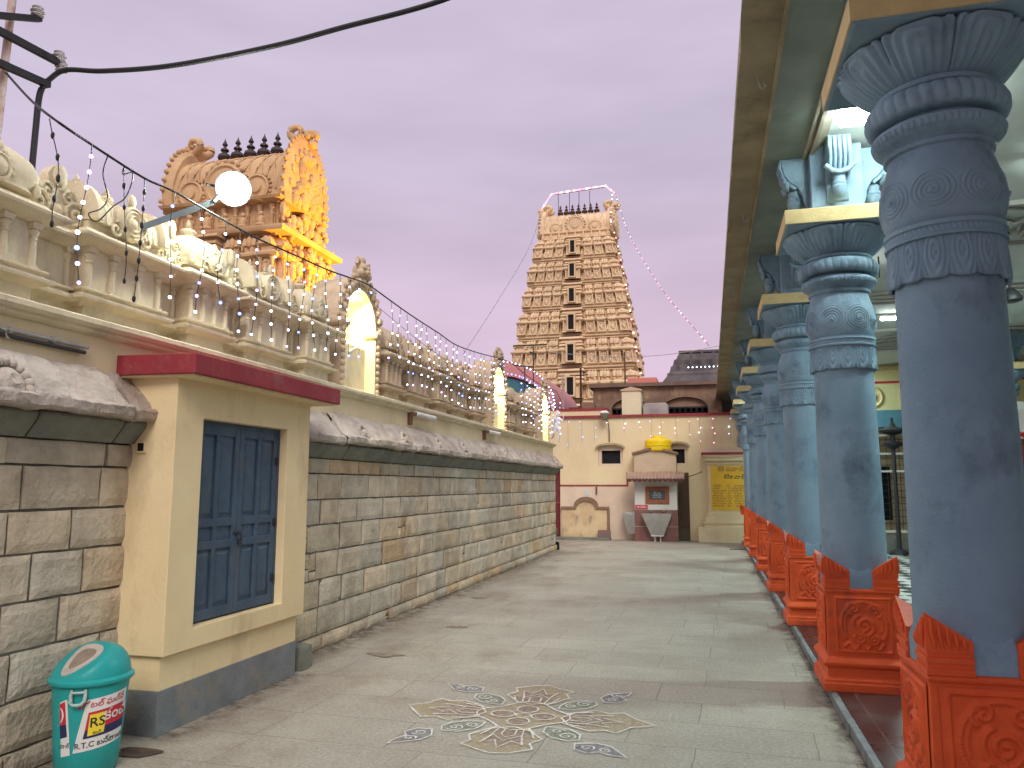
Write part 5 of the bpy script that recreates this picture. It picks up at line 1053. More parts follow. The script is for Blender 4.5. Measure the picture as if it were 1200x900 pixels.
# grille in the narrow recess
gg = thing('window_grille', 'tall dark grille over the narrow recess at the right of the water kiosk', 'grille', (-.76, 23.4, 0))
g = MB(); g.box(-.92, -.60, YB - .035, YB - .015, .0, 1.98); g.build('dark_recess', surf('recess_brown', (.10, .08, .055), None, .9, 3, .2, 30), gg)
g = MB()
for k in range(5): g.box(-.91 + .07 * k, -.895 + .07 * k, YB - .12, YB - .10, .45, 1.95)
for z in (.47, .75, 1.05, 1.35, 1.65, 1.93): g.box(-.915, -.61, YB - .13, YB - .121, z, z + .02)
g.build('bars', M_rust, gg)
# wall lamp
wl = thing('wall_lamp', 'small weathered street lamp on a thin upright pipe above the hooded window', 'lamp', (-2.95, YB, 2.9))
g = MB(); g.tube([(-2.93, YB - .02, 2.92), (-2.92, YB - .06, 3.2), (-2.93, YB - .10, 3.42), (-2.98, YB - .22, 3.60)], .016, 8); g.build('pipe', M_rust, wl)
g = MB(); g.lathe([(.05, 3.56), (.09, 3.62), (.13, 3.76)], (-3.03, YB - .30, 0), 14); g.build('shade', surf('lamp_green', (.20, .22, .15), None, .6, 6, .2, 40), wl, smooth=30)
g = MB(); g.lathe([(.145, 3.76), (.15, 3.79), (.10, 3.84), (.001, 3.855)], (-3.03, YB - .30, 0), 14); g.build('cap', M_white, wl, smooth=30)
# vertical drops of fairy lights over the yellow wall
M_bp = emis('bulb_pink', (1.0, .35, .60), 3)
wr = random.Random(5); k = 0; x = -4.2
while x < .75:
    n_ = wr.choice([2, 3, 4, 3]); t_ = thing('wall_light_string', 'short string of tiny pink and violet bulbs hung on the upper yellow wall', 'light string', (x, YB - .05, 3.62), 'light strings on the yellow wall')
    MB().tube([(x, YB - .03, 3.64), (x + .01, YB - .035, 3.62 - .23 * n_)], .003, 4).build('wire', M_galv, t_)
    for q in range(n_):
        if wr.random() < .2: continue
        o = bpy.data.objects.new('bulb', bulb_mesh(wr.choice([M_bv, M_bp, M_bp, M_bw] if x > -2 else [M_bv, M_bb, M_bw, M_bv]))); col.objects.link(o); o.parent = t_; o.location = (wr.uniform(-.05, .05), -.01, -.10 - .21 * q + wr.uniform(-.06, .06)); s_ = wr.uniform(.8, 1.4); o.scale = (s_, s_, s_)
    x += wr.uniform(.28, .48)
# notice board monument
nbd = thing('notice_monument', 'cream stepped monument with red slab top carrying a yellow lettered notice board', 'monument', (.4, 23.1, 0))
g = MB()
def mbx(x0, x1, yf, z0, z1): g.box(x0, x1, yf, YB - .004, z0, z1)
cxm = .62
g.M = None
for hw_, yo, z0_, z1_ in ((.98, .62, 0, .42), (.82, .52, .42, .52), (.86, .55, .52, .57), (.78, .48, .57, .70), (.74, .44, .70, .78), (.69, .40, .78, .86), (.66, .36, .86, 2.20), (.69, .40, 2.20, 2.24), (.67, .37, 2.24, 2.30), (.74, .46, 2.30, 2.42), (.79, .52, 2.42, 2.485)): mbx(cxm - hw_, cxm + hw_, YB - yo, z0_, z1_)
g.build('pedestal', surf('cream_monument', (.74, .64, .40), (.66, .56, .36), .8, 3, .12, 40, dirt=(.40, .33, .24), dirt_amt=.4), nbd, bevel=.008)
g = MB(); g.box(cxm - .84, cxm + .84, YB - .56, YB - .005, 2.487, 2.55); g.build('red_slab', M_red, nbd)
g = MB(); g.prism([(YB - .54, 2.551), (YB - .005, 2.551), (YB - .005, 2.72), (YB - .30, 2.70)], 'x', cxm - .78, cxm + .78); g.build('slab_top', M_kup, nbd)
g = MB(); g.box(cxm - .60, cxm + .62, YB - .375, YB - .361, .90, 2.16); bdo = g.build('notice_board', surf('board_yellow', (.78, .50, .04), (.70, .44, .04), .5, 4, .04, 30), nbd)
M_ltr = surf('board_letters', (.30, .13, .06), None, .6, 5, .02, 40)
yb_ = YB - .3756
text_on('board_heading', 'శ్రీ మహాదేవ', .16, wfn(cxm + .02, 2.06, yb_), M_ltr, bdo); text_on('board_heading', 'శ్రీకామాక్షి', .15, wfn(cxm + .10, 1.84, yb_), M_sink, bdo)
rows = ['అభిషేకం      101\nఅర్చన           51\nకుంకుమ పూజ  116\nదీపారాధన      25\nకల్యాణం      516\nసహస్ర పూజ   216\nఅన్నదానం   1116\nవాహన పూజ   150\nపల్లకి సేవ     501', 'నామకరణం   101\nఅక్షరాభ్యాసం   116\nప్రత్యేక పూజ   251\nహోమం        2116\nఉత్సవం       1516\nగోపూజ         51\nశాశ్వత పూజ 5116\nనవగ్రహ       151\nతలనీలాలు    25']
text_on('board_rows', rows[0], .072, wfn(cxm - .30, 1.31, yb_), M_ltr, bdo); text_on('board_rows', rows[1], .072, wfn(cxm + .30, 1.31, yb_), M_ltr, bdo)
g = MB(); [g.box(.44 + .055 * k, .47 + .055 * k, 20.40, 20.62, .0005, .014) for k in range(8)]; tag(g.build('drain_grating', M_black, None), 'black slotted drain grating in the paving near the last columns', 'drain grating')
MB
cable('leaning_bar', [(-.75, 23.30, 1.80), (-.2, 23.2, 2.0)], .012, 'thin rod sticking out between the kiosk recess and the notice monument', 'rod', M_rust)

# ================================================================ BUILDINGS BEHIND THE WALL
M_brown = surf('old_brown_render', (.27, .18, .12), (.14, .09, .065), .85, 1.8, .3, 20, dirt=(.52, .40, .22), dirt_amt=.8, dscale=1.6, coord='World')
ob = thing('arcade_building', 'old brown rendered building with two segmental latticed arches above the yellow wall', 'building', (-1.6, 26, 0))
def bx_(name, mat, par, *bs, bevel=0):
    g = MB(); [g.box(*b) for b in bs]; return g.build(name, mat, par, bevel=bevel)
Y1 = 25.6
A = [(-3.10, -1.90), (-1.42, .02)]; zs0, zs1 = 3.6, 4.22
g = MB()
segs = [(-3.72, -3.10), (-1.90, -1.42), (.02, .46)]
for a, b in segs: g.box(a, b, Y1, Y1 + 5, 0, 4.85)
for a, b in A:
    c_ = (a + b) / 2; h_ = (b - a) / 2; n = 12
    arcp = [(c_ + h_ * math.cos(t), 4.12 + .36 * math.sin(t)) for t in [PI * q / n for q in range(n + 1)]]
    g.prism([(a, 4.85), (a, 4.12)] + arcp[::-1][1:-1] + [(b, 4.12), (b, 4.85)], 'y', Y1, Y1 + .35); g.box(a, b, Y1 + .05, Y1 + .4, 0, 3.7)
g.box(-3.7, .4, Y1 + 4.0, Y1 + 4.9, 0, 4.8); g.build('wall', M_brown, ob)
bx_('roof_slab', surf('roof_slab_brown', (.20, .13, .10), (.13, .09, .07), .85, 3, .3, 30), ob, (-3.85, .60, Y1 - .18, Y1 + 5.1, 4.85, 4.97))
for a, b in A:
    g = MB(); n = 9
    for k in range(n):
        x_ = a + (b - a) * k / (n - 1); w_ = (b - a) / (n - 1)
        for s in (-1, 1):
            if a <= x_ + s * w_ * 1.3 <= b: g.tube([(x_, Y1 + .2, 3.72), (x_ + s * w_ * 1.3, Y1 + .2, 4.16)], .014, 4)
    g.box(a, b, Y1 + .18, Y1 + .22, 4.13, 4.17); o = g.build('lattice', M_dkmetal, ob)
    bx_('dark_opening', M_black, ob, (a, b, Y1 + .5, Y1 + .55, 3.6, 4.6)); 
    g = MB(); c_ = (a + b) / 2; h_ = (b - a) / 2; arcp = [(c_ + h_ * math.cos(t), 4.175 + .30 * math.sin(t)) for t in [PI * q / 12 for q in range(13)]]
    g.prism(arcp, 'y', Y1 + .16, Y1 + .24); g.build('arch_infill', surf('infill%d' % int(a * 10), (.30, .19, .13), (.22, .14, .10), .85, 3, .2, 30), ob)
sh = thing('pale_shed', 'narrow pale yellow box with low pitched cap in front of the brown arcade', 'rooftop box', (-2.3, 24.6, 3.7))
g = MB(); g.prism([(-2.62, 3.3), (-2.02, 3.3), (-2.02, 4.58), (-2.62, 4.58)], 'y', 24.3, 24.9); g.build('wall', surf('pale_cream', (.72, .68, .46), (.66, .62, .42), .8, 3, .08, 30), sh)
g = MB(); g.prism([(-2.66, 4.57), (-1.98, 4.57), (-1.98, 4.61), (-2.32, 4.70), (-2.66, 4.61)], 'y', 24.26, 24.94); g.build('cap', M_kup, sh)
g = MB(); g.prism([(-1.98, 3.4), (-1.20, 3.4), (-1.20, 4.12), (-1.26, 4.19), (-1.92, 4.19), (-1.98, 4.14)], 'y', 24.5, 25.0); tag(g.build('low_block', surf('scuffed_plaster', (.42, .38, .36), (.30, .26, .25), .9, 3, .4, 20), None, bevel=.02), 'low scuffed whitish masonry block between the pale box and the larger arch', 'masonry block')
g = MB(); g.box(-3.98, -3.55, 24.7, 25.1, 3.6, 4.28); tag(g.build('brown_block', M_brownb, None, bevel=.02), 'small brown masonry block on the roof at the foot of the dark pole', 'masonry block')
g = MB(); g.box(-4.45, -4.02, 25.0, 25.3, 3.5, 4.16); tag(g.build('roof_hatch', surf('dark_brown', (.06, .035, .03), None, .8, 4, .1, 30), None), 'dark brown hatch box just left of the small brown block', 'hatch')
g = MB(); g.box(-2.75, -1.72, 27.5, 30, 0, 5.42); tag(g.build('salmon_building', surf('salmon_wall', (.62, .24, .19), (.56, .21, .17), .8, 2, .08, 20), None), 'plain salmon pink building block rising behind the brown arcade', 'building')
g = MB(); g.box(-3.15, -2.75, 27.6, 30, 0, 5.24); tag(g.build('pink_building', surf('dusty_pink', (.58, .30, .26), (.5, .25, .22), .8, 2, .08, 20), None), 'lower dusty pink building strip left of the salmon block', 'building')
dk = thing('stone_gateway', 'dark weathered stone gateway top with stepped flaring cornice behind the hall eave', 'gateway', (.6, 31, 0))
g = MB(); Yd = 30.0; M_dks = surf('dark_weathered_stone', (.085, .08, .085), (.16, .14, .14), .9, 1.5, .35, 12, dirt=(.03, .028, .03), dirt_amt=.7, dscale=.9, coord='World')
cxd = 1.4
g.rect(cxd, Yd + 2.2, [(2.15, 1.6, 0), (2.15, 1.6, 5.95)]); g.build('body', surf('grey_stone_wall', (.26, .21, .20), (.18, .15, .14), .9, 1.5, .3, 12, coord='World'), dk)
g = MB(); hs = [(3.05, 5.38), (3.02, 5.55), (2.86, 5.78), (2.86, 5.86), (2.76, 5.95), (2.72, 6.15), (2.64, 6.22), (2.60, 6.42), (2.50, 6.50), (2.44, 6.66), (2.36, 6.70), (2.42, 6.74), (2.42, 6.82), (2.3, 6.84)]
g.rect(cxd, Yd + 2.2, [(h, h - .5, z) for h, z in hs]); g.build('cornice', M_dks, dk, smooth=None)
[bx_('cornice_rib', M_dks, dk, (-1.0 + .42 * k, -.93 + .42 * k, Yd - .28, Yd - .2, 6.2, 6.68)) for k in range(6)]
t_ = thing('gateway_light_string', 'row of tiny white bulbs along the cornice of the dark stone gateway', 'light string', (-.6, 29.7, 6.05)); MB().tube([(-.7, 29.62, 6.06), (.9, 29.62, 6.06)], .006, 4).build('wire', M_cable, t_)
for k in range(8):
    o = bpy.data.objects.new('bulb', bulb_mesh(M_bw)); col.objects.link(o); o.parent = t_; o.location = (-.05 + .155 * k, -.10, 0); o.scale = (2, 2, 2)
# poles and aerials
def pole(name, label, cat, segs_, mat):
    t_ = thing(name, label, cat, segs_[0][1][0]); 
    for nm, pts, r in segs_: MB().tube(pts, r, 6).build(nm, mat, t_)
pole('dark_post', 'dark brown post with short crossbar standing before the great tower', 'post', [('shaft', [(-4.02, 24.9, 3.6), (-4.02, 24.9, 5.45)], .035), ('crossbar', [(-4.38, 24.9, 5.22), (-3.76, 24.9, 5.22)], .018)], surf('dark_maroon_iron', (.05, .02, .02), None, .7, 5, .1, 40))
pole('pale_pole', 'thin pale upright pole on the yellow wall left of the dark post', 'pole', [('shaft', [(-4.48, 24.2, 3.9), (-4.50, 24.2, 5.15)], .03)], M_galv)
pole('rust_pole', 'thin rusty pole behind the pale roof box', 'pole', [('shaft', [(-2.78, 27.0, 4.8), (-2.78, 27.0, 6.3)], .03)], M_rust)
pole('roof_aerial', 'flat dark aerial bar on a short mast before the great tower, upper one', 'aerial', [('mast', [(-5.6, 24.8, 4.0), (-5.6, 24.8, 6.25)], .02), ('crossbar', [(-6.30, 24.8, 6.28), (-5.14, 24.8, 6.28)], .028), ('dipole', [(-5.72, 24.8, 6.05), (-5.5, 24.7, 5.95)], .03)], M_dkmetal)
pole('roof_aerial', 'short tilted aerial bar on a pale mast beside the pink vault, lower one', 'aerial', [('mast', [(-5.85, 24.6, 4.0), (-5.85, 24.6, 5.5)], .02), ('crossbar', [(-6.16, 24.6, 5.58), (-5.55, 24.6, 5.50)], .025)], M_dkmetal)
cable('far_cable', cat_pts([(-5.0, 24.3, 5.93), (-3.0, 24.4, 5.70), (-1.2, 24.5, 5.72), (.5, 24.6, 5.95)]), .010, 'thin pale cable crossing in front of the great tower above the roofs', 'cable', M_galv, 5)
# pink vaulted pavilion behind the parapet
pv = thing('vaulted_pavilion', 'pink vaulted pavilion with green and blue awning strip behind the parapet', 'pavilion', (-7.2, 27, 0))
M_pv = surf('vault_pink', (.52, .24, .24), (.44, .20, .20), .8, 3, .1, 20); cxp, hwp = -7.35, 2.15
def varc(h, zc_, r, n=20): return [(cxp + h * math.cos(t), zc_ + r * math.sin(t)) for t in [PI * q / n for q in range(n + 1)]]
o1 = varc(hwp, 4.35, 1.72); o2 = varc(hwp, 4.35 - .42, 1.60)
g = MB(); n = len(o1); g.loft([[(p[0], 26.4, p[1]) for p in o1] + [(p[0], 26.4, p[1]) for p in o2[::-1]], [(p[0], 32, p[1]) for p in o1] + [(p[0], 32, p[1]) for p in o2[::-1]]]); g.build('vault', M_pv, pv, smooth=30)
g = MB(); o3 = varc(hwp * .96, 4.35 - .42, 1.55); o4 = varc(hwp * .96, 4.35 - .95, 1.40); g.loft([[(p[0], 26.5, p[1]) for p in o3] + [(p[0], 26.5, p[1]) for p in o4[::-1]], [(p[0], 26.6, p[1]) for p in o3] + [(p[0], 26.6, p[1]) for p in o4[::-1]]]); g.build('awning_strip', surf('green_awning', (.04, .20, .14), (.06, .12, .30), .7, 1.5, .1, 20), pv)
g = MB(); g.prism([(cxp - hwp * .95, 0), (cxp + hwp * .95, 0)] + varc(hwp * .95, 4.35 - .8, 1.2), 'y', 26.75, 26.9); g.box(cxp - hwp, cxp - hwp + .2, 26.5, 31, 0, 4.3); g.box(cxp + hwp - .2, cxp + hwp, 26.5, 31, 0, 4.3); g.build('wall', surf('pavilion_pink', (.54, .38, .34), (.62, .48, .42), .8, 5, .1, 20), pv)
t_ = thing('pavilion_light_string', 'line of white and blue bulbs edging the pink vault', 'light string', (cxp, 26.3, 6)); P_ = varc(hwp + .02, 4.33, 1.70, 44)
MB().tube([(p[0], 26.34, p[1]) for p in P_[:34]], .006, 4).build('wire', M_cable, t_)
for i, p in enumerate(P_[:34]):
    for dz, m_ in ((0, M_bw), (-.42, M_bb if i % 2 else M_bv)):
        o = bpy.data.objects.new('bulb', bulb_mesh(m_)); col.objects.link(o); o.parent = t_; o.location = Vector((p[0], 26.32, p[1] + dz)) - t_.location; o.scale = (2.0,) * 3

# ================================================================ TOWERS
def tower_tier(root, name, cx, cy, hx, hy, z0, z1, mat, seed, nb=3, win=True, gapwin=.16, tap=.93):
    rr = random.Random(seed); h = z1 - z0; g = MB()
    g.rect(cx, cy, [(hx * .90, hy * .90, z0), (hx * .90, hy * .90, z1)])
    g.rect(cx, cy, [(hx * .97, hy * .97, z0), (hx * .99, hy * .99, z0 + h * .03), (hx * .96, hy * .96, z0 + h * .06), (hx * .95, hy * .95, z0 + h * .10), (hx * .98, hy * .98, z0 + h * .11), (hx * .98, hy * .98, z0 + h * .13), (hx * .93, hy * .93, z0 + h * .14)])
    for k in range(4):
        W_, D_ = (hx, hy) if k % 2 == 0 else (hy, hx); D90 = D_ * .90
        g.M = Matrix.Translation((cx, cy, 0)) @ Matrix.Rotation(k * PI / 2, 4, 'Z')
        bays = []; ws = gapwin
        if k % 2 == 0:
            nbk = nb; bays.append((0, W_ * ws, .14, 'c'))
        else: nbk = max(1, nb - 1); bays.append((0, W_ * ws * 1.2, .10, 's'))
        inner = W_ * (ws + .06)
        bwid = (W_ * 1.0 - inner) / nbk
        for s in (-1, 1):
            for q in range(nbk): bays.append((s * (inner + bwid * (q + .5)), bwid * .36, .055 + .02 * (q == nbk - 1), 'k' if q == nbk - 1 else 's'))
            g.rect(s * inner, -D90 - .02 * h, [(W_ * .014, .05 * h, z0 + .13 * h), (W_ * .014, .05 * h, z0 + .55 * h)])
        for (u, hb, pr, kind) in bays:
            P_ = pr * h * 2.0; yb = -D90 - P_ * .5
            def R(du, dy, za, zb): g.rect(u, yb, [(hb + du, P_ * .5 + dy, z0 + za * h), (hb + du, P_ * .5 + dy, z0 + zb * h)])
            R(0, .02 * h, .13, .50); R(.025 * h, .06 * h, .13, .17)
            nP = 4 if hb > .25 * h else 2
            for q in range(nP):
                xx = u - hb * .9 + 1.8 * hb * q / (nP - 1); g.lathe([(.030 * h, z0 + .17 * h), (.026 * h, z0 + .38 * h), (.042 * h, z0 + .42 * h), (.026 * h, z0 + .44 * h), (.05 * h, z0 + .50 * h)], (xx, -D90 - P_ - .045 * h, 0), 6)
            g.rect(u, yb, [(hb + .03 * h, P_ * .5 + .05 * h, z0 + .50 * h), (hb + .10 * h, P_ * .5 + .12 * h, z0 + .535 * h), (hb + .11 * h, P_ * .5 + .13 * h, z0 + .575 * h), (hb + .04 * h, P_ * .5 + .06 * h, z0 + .625 * h)])
            if kind == 'k':
                g.rect(u, yb, [(hb * .8, P_ * .5 + .03 * h, z0 + .62 * h), (hb * .8, P_ * .5 + .03 * h, z0 + .72 * h), (hb * 1.05, P_ * .5 + .10 * h, z0 + .74 * h), (hb * .95, P_ * .5 + .08 * h, z0 + .82 * h), (hb * .6, P_ * .5, z0 + .88 * h), (hb * .1, .01, z0 + .93 * h)])
                g.ball((u, -D90 - P_ - .05 * h, z0 + .80 * h), (hb * .55, .05 * h, .09 * h), 8, 5)
            elif kind == 's':
                g.rect(u, yb, [(hb * .85, P_ * .5 + .02 * h, z0 + .62 * h), (hb * .85, P_ * .5 + .02 * h, z0 + .74 * h)])
                n_ = 8; rings = []
                for s_ in (-1.05, -.8, .8, 1.05): 
                    kq = 1.15 if abs(s_) > 1 else 1; rings.append([(u + s_ * hb, yb - (P_ * .5 + .07 * h) * kq * math.cos(t), z0 + .74 * h + .17 * h * kq * math.sin(t)) for t in [PI * q / n_ for q in range(n_ + 1)]])
                g.loft(rings); g.ball((u, -D90 - P_ - .07 * h, z0 + .80 * h), (hb * .45, .05 * h, .10 * h), 8, 5)
                for q in (-.6, 0, .6): g.lathe([(.02 * h, .90 * h + z0), (.035 * h, .94 * h + z0), (.005 * h, 1.0 * h + z0)], (u + q * hb, yb, 0), 6)
            else:
                for zz, e_ in ((.60, .0), (.68, .03), (.78, .0), (.90, .04)): g.rect(u, yb, [(hb * 1.15 + e_ * h, P_ * .5 + .08 * h + e_ * h, z0 + zz * h), (hb * 1.1 + e_ * h, P_ * .5 + .05 * h + e_ * h, z0 + (zz + .06) * h)])
                g.rect(u, yb, [(hb * 1.1, P_ * .5 + .03 * h, z0 + .6 * h), (hb * 1.0, P_ * .5, z0 + .96 * h)])
            if kind != 'c' or not win:
                fx = u; fy = -D90 - P_ - .05 * h; s_ = .055 * h
                g.ball((fx, fy, z0 + .30 * h), (s_ * .9, s_ * .7, s_ * 1.9), 6, 5); g.ball((fx, fy, z0 + .43 * h), s_ * .62, 6, 4); g.ball((fx - s_, fy, z0 + .33 * h), (s_ * .35, s_ * .4, s_ * 1.1), 5, 4); g.ball((fx + s_ * 1.1, fy - s_ * .3, z0 + .38 * h), (s_ * .35, s_ * .4, s_ * 1.2), 5, 4)
        # figures standing in the recesses and on the cornice
        nf = int(W_ * 2 / (h * .12))
        for q in range(nf):
            u = -W_ * .93 + 1.86 * W_ * (q + .5) / nf + rr.uniform(-.02, .02) * h
            if abs(u) < W_ * ws * 1.1 and k % 2 == 0: continue
            s_ = rr.uniform(.032, .05) * h; zb = z0 + rr.choice([.24, .70, .68, .72]) * h; fy = -D90 - rr.uniform(.09, .14) * h
            g.ball((u, fy, zb), (s_, s_ * .8, s_ * 2.0), 6, 5); g.ball((u + rr.uniform(-.3, .3) * s_, fy, zb + s_ * 2.4), s_ * .75, 6, 4)
            a = rr.uniform(-1, 1); g.tube([(u, fy, zb + s_), (u + s_ * 1.6 * (1 if a > 0 else -1), fy - s_ * .3, zb + s_ * a * 2)], s_ * .32, 4)
        nd_ = int(W_ * 2 / (.09 * h))        # dentils under the main cornice
        for q in range(nd_): g.box(-W_ * .93 + 1.86 * W_ * q / nd_, -W_ * .93 + 1.86 * W_ * (q + .5) / nd_, -D90 - .05 * h, -D90, z0 + .455 * h, z0 + .49 * h)
    g.M = None
    g.rect(cx, cy, [(hx * .90, hy * .90, z0 + .495 * h), (hx * .97, hy * .97, z0 + .53 * h), (hx * 1.015, hy * 1.015, z0 + .545 * h), (hx * 1.015, hy * 1.015, z0 + .585 * h), (hx * .93, hy * .93, z0 + .63 * h)])
    g.rect(cx, cy, [(hx * .90, hy * .90, z0 + .93 * h), (hx * .955, hy * .955, z0 + .95 * h), (hx * .955, hy * .955, z0 + .975 * h), (hx * .90, hy * .90, z0 + .999 * h)])
    g.v = [(cx + (p[0] - cx) * (1 - (1 - tap) * (p[2] - z0) / h), cy + (p[1] - cy) * (1 - (1 - tap) * (p[2] - z0) / h), p[2]) for p in g.v]
    o = g.build('tier', mat, root)
    if win:
        w_ = hx * .028 + .040 * h; yf = cy - (hy * .90 + .14 * h * 2.0) * (1 - (1 - tap) * .35)
        g = MB(); g.box(cx - w_, cx + w_, yf - .135 * h, yf - .12 * h, z0 + .22 * h, z0 + .66 * h); wo_ = g.build('window', M_black, o)
        g = MB(); f_ = .05 * h
        for a, b, c, d in ((cx - w_ - f_, cx - w_, .16, .76), (cx + w_, cx + w_ + f_, .16, .76)): g.box(a, b, yf - .2 * h, yf - .0 * h, z0 + c * h, z0 + d * h)
        g.box(cx - w_, cx + w_, yf - .2 * h, yf, z0 + .70 * h, z0 + .76 * h); g.box(cx - w_, cx + w_, yf - .2 * h, yf, z0 + .16 * h, z0 + .20 * h)
        g.build('window_frame', mat, wo_)
    return o
def kalasha(root, x, y, z, s, mat):
    g = MB(); g.lathe([(r * s, z + h * s) for r, h in ((.14, 0), (.17, .06), (.10, .12), (.09, .20), (.24, .32), (.29, .44), (.25, .56), (.11, .66), (.10, .70), (.18, .76), (.17, .82), (.07, .88), (.06, .96), (.12, 1.03), (.10, 1.08), (.03, 1.22), (.005, 1.34))], (x, y, 0), 14); g.build('kalasha', mat, root, smooth=40)
def barrel(root, cx, cy, hx, hy, z0, z1, mat, seed, front_kudu=True):
    rr = random.Random(seed); H_ = z1 - z0; n = 14
    def sec(x, k, kz=1.0): return [(x, cy - hy * k * (math.copysign(abs(math.cos(t)) ** .8, math.cos(t))), z0 + H_ * kz * math.sin(t) ** .85) for t in [PI * q / n for q in range(n + 1)]]
    g = MB(); g.loft([sec(cx - hx, 1), sec(cx - hx * .5, 1, .985), sec(cx + hx * .5, 1, .985), sec(cx + hx, 1)])
    for q in range(9):      # lozenge net on the vault
        x = cx - hx * .95 + 1.9 * hx * q / 8
        for s in (-1, 1):
            pts = []
            for i in range(7):
                t = .12 + (PI / 2 - .2) * i / 6; xx = x + s * hx * .24 * i / 6 * 1.0
                if cx - hx < xx < cx + hx: pts.append((xx, cy - hy * 1.01 * abs(math.cos(t)) ** .8, z0 + H_ * 1.0 * math.sin(t) ** .85))
            if len(pts) > 1: g.tube(pts, H_ * .016, 4)
    o = g.build('barrel_roof', mat, root, smooth=35)
    for s in (-1, 1):       # horseshoe gable ends with a mask and horns
        g = MB(); xg = cx + s * hx
        def hs(x, k): return [(x, cy - hy * k * (1.0 if 0 < i < 18 else .9) * math.cos(t), z0 - H_ * .08 + (H_ * 1.20) * k * math.sin(t) ** .8) for i, t in enumerate([PI * q / 18 for q in range(19)])]
        g.loft([hs(xg - s * .02, 1.06), hs(xg + s * hy * .22, 1.14), hs(xg + s * hy * .26, 1.08)] if s > 0 else [hs(xg + s * hy * .26, 1.08), hs(xg + s * hy * .22, 1.14), hs(xg - s * .02, 1.06)])
        for q in range(23):
            t = PI * (q + .5) / 23; g.ball((xg + s * hy * .2, cy - hy * 1.17 * math.cos(t), z0 - H_ * .06 + H_ * 1.20 * 1.13 * math.sin(t) ** .8), hy * .065, 6, 5)
            if q % 2: g.ball((xg + s * hy * .28, cy - hy * .88 * math.cos(t), z0 + H_ * 1.0 * math.sin(t) ** .8), (hy * .06, hy * .09, hy * .09), 6, 5)
        for q in range(70):
            t = rr.uniform(0, PI); k = rr.uniform(.12, .85); g.ball((xg + s * hy * .27, cy - hy * k * math.cos(t), z0 + H_ * 1.1 * k * math.sin(t)), (hy * .12, hy * rr.uniform(.07, .16), hy * rr.uniform(.08, .22)), 7, 5)
        zt = z0 + H_ * 1.22
        g.ball((xg + s * hy * .12, cy, zt), (hy * .24, hy * .24, H_ * .13), 10, 7); g.ball((xg + s * hy * .34, cy, zt - H_ * .04), (hy * .13, hy * .16, H_ * .08), 8, 6)
        for s2 in (-1, 1):
            cp_ = cat_pts([(xg, cy + s2 * hy * .14, zt + H_ * .02), (xg - s * hy * .16, cy + s2 * hy * .22, zt + H_ * .09), (xg - s * hy * .14, cy + s2 * hy * .26, zt + H_ * .19), (xg + s * hy * .06, cy + s2 * hy * .26, zt + H_ * .22), (xg + s * hy * .14, cy + s2 * hy * .22, zt + H_ * .15), (xg + s * hy * .04, cy + s2 * hy * .20, zt + H_ * .12)], 5); g.tube(cp_, [hy * (.125 - .08 * i_ / len(cp_)) for i_ in range(len(cp_))], 8); g.ball((xg + s * hy * .30, cy + s2 * hy * .20, zt + H_ * .06), (hy * .09, hy * .07, H_ * .05), 7, 5)
        cp_ = cat_pts([(xg + s * hy * .1, cy, zt + .05 * H_), (xg + s * hy * .22, cy, zt + .15 * H_), (xg + s * hy * .40, cy, zt + .14 * H_), (xg + s * hy * .48, cy, zt + .07 * H_)], 5); g.tube(cp_, [hy * (.17 - .10 * i_ / len(cp_)) for i_ in range(len(cp_))], 8)
        g.build('gable_arch', mat, o, smooth=50)
    if front_kudu:
        for x, sc in ((cx, 1.0), (cx - hx * .62, .62), (cx + hx * .62, .62)):
            g = MB(); g.M = Matrix.Translation((x, cy - hy * .98, z0 + H_ * .30 * sc + .03)) @ Matrix.Rotation(PI / 2, 4, 'X'); r = H_ * .34 * sc
            g.lathe([(r * 1.1, -H_ * .1), (r * 1.1, .05 * H_), (r * .95, .07 * H_), (r * .85, .04 * H_), (r * .5, .05 * H_), (r * .45, .09 * H_), (.01, .10 * H_)], n=18); g.M = None
            for q in range(13): t = -.3 + (PI + .6) * q / 12; g.ball((x + r * 1.2 * math.cos(t), cy - hy * 1.0, z0 + H_ * .30 * sc + .03 + r * 1.2 * math.sin(t)), r * .14, 6, 4)
            g.build('kudu_disc', mat, o, smooth=45)
    return o

# the great tower
M_gop = surf('gopuram_plaster', (.78, .60, .38), (.62, .45, .28), .85, .8, .2, 12, dirt=(.30, .20, .13), dirt_amt=.4, dscale=.6, streak=.4)
GX, GY = -10.45, 64.6
gp = thing('great_tower', 'tall seven storeyed pale ochre gateway tower with central windows and seven pot finials', 'temple tower', (GX, GY, 0))
lv = [(5.2, 5.55), (8.1, 5.42), (10.95, 5.12), (13.6, 4.78), (16.05, 4.40), (18.25, 4.02), (20.4, 3.62), (22.45, 3.18)]
dpt = [4.6, 4.45, 4.2, 3.9, 3.6, 3.3, 3.0]
bx_('base', M_gop, gp, (GX - 5.8, GX + 5.8, GY - 4.9, GY + 4.9, 0, 5.2))
for i in range(7): tower_tier(gp, 'tier', GX, GY, lv[i][1], dpt[i], lv[i][0], lv[i + 1][0], M_gop, i, tap=lv[i + 1][1] / lv[i][1], nb=4 if i < 6 else 3)
g = MB(); g.rect(GX, GY, [(2.95, 1.9, 22.4), (2.95, 1.9, 23.0), (3.1, 2.05, 23.05), (3.1, 2.05, 23.15), (2.95, 1.9, 23.2)])
for q in range(9): x = GX - 2.8 + .7 * q; g.ball((x, GY - 1.98, 22.75), (.11, .12, .25), 6, 5); g.ball((x, GY - 1.98, 23.02), .1, 6, 4)
g.build('neck', M_gop, gp)
barrel(gp, GX, GY, 2.72, 1.85, 23.1, 25.15, M_gop, 3)
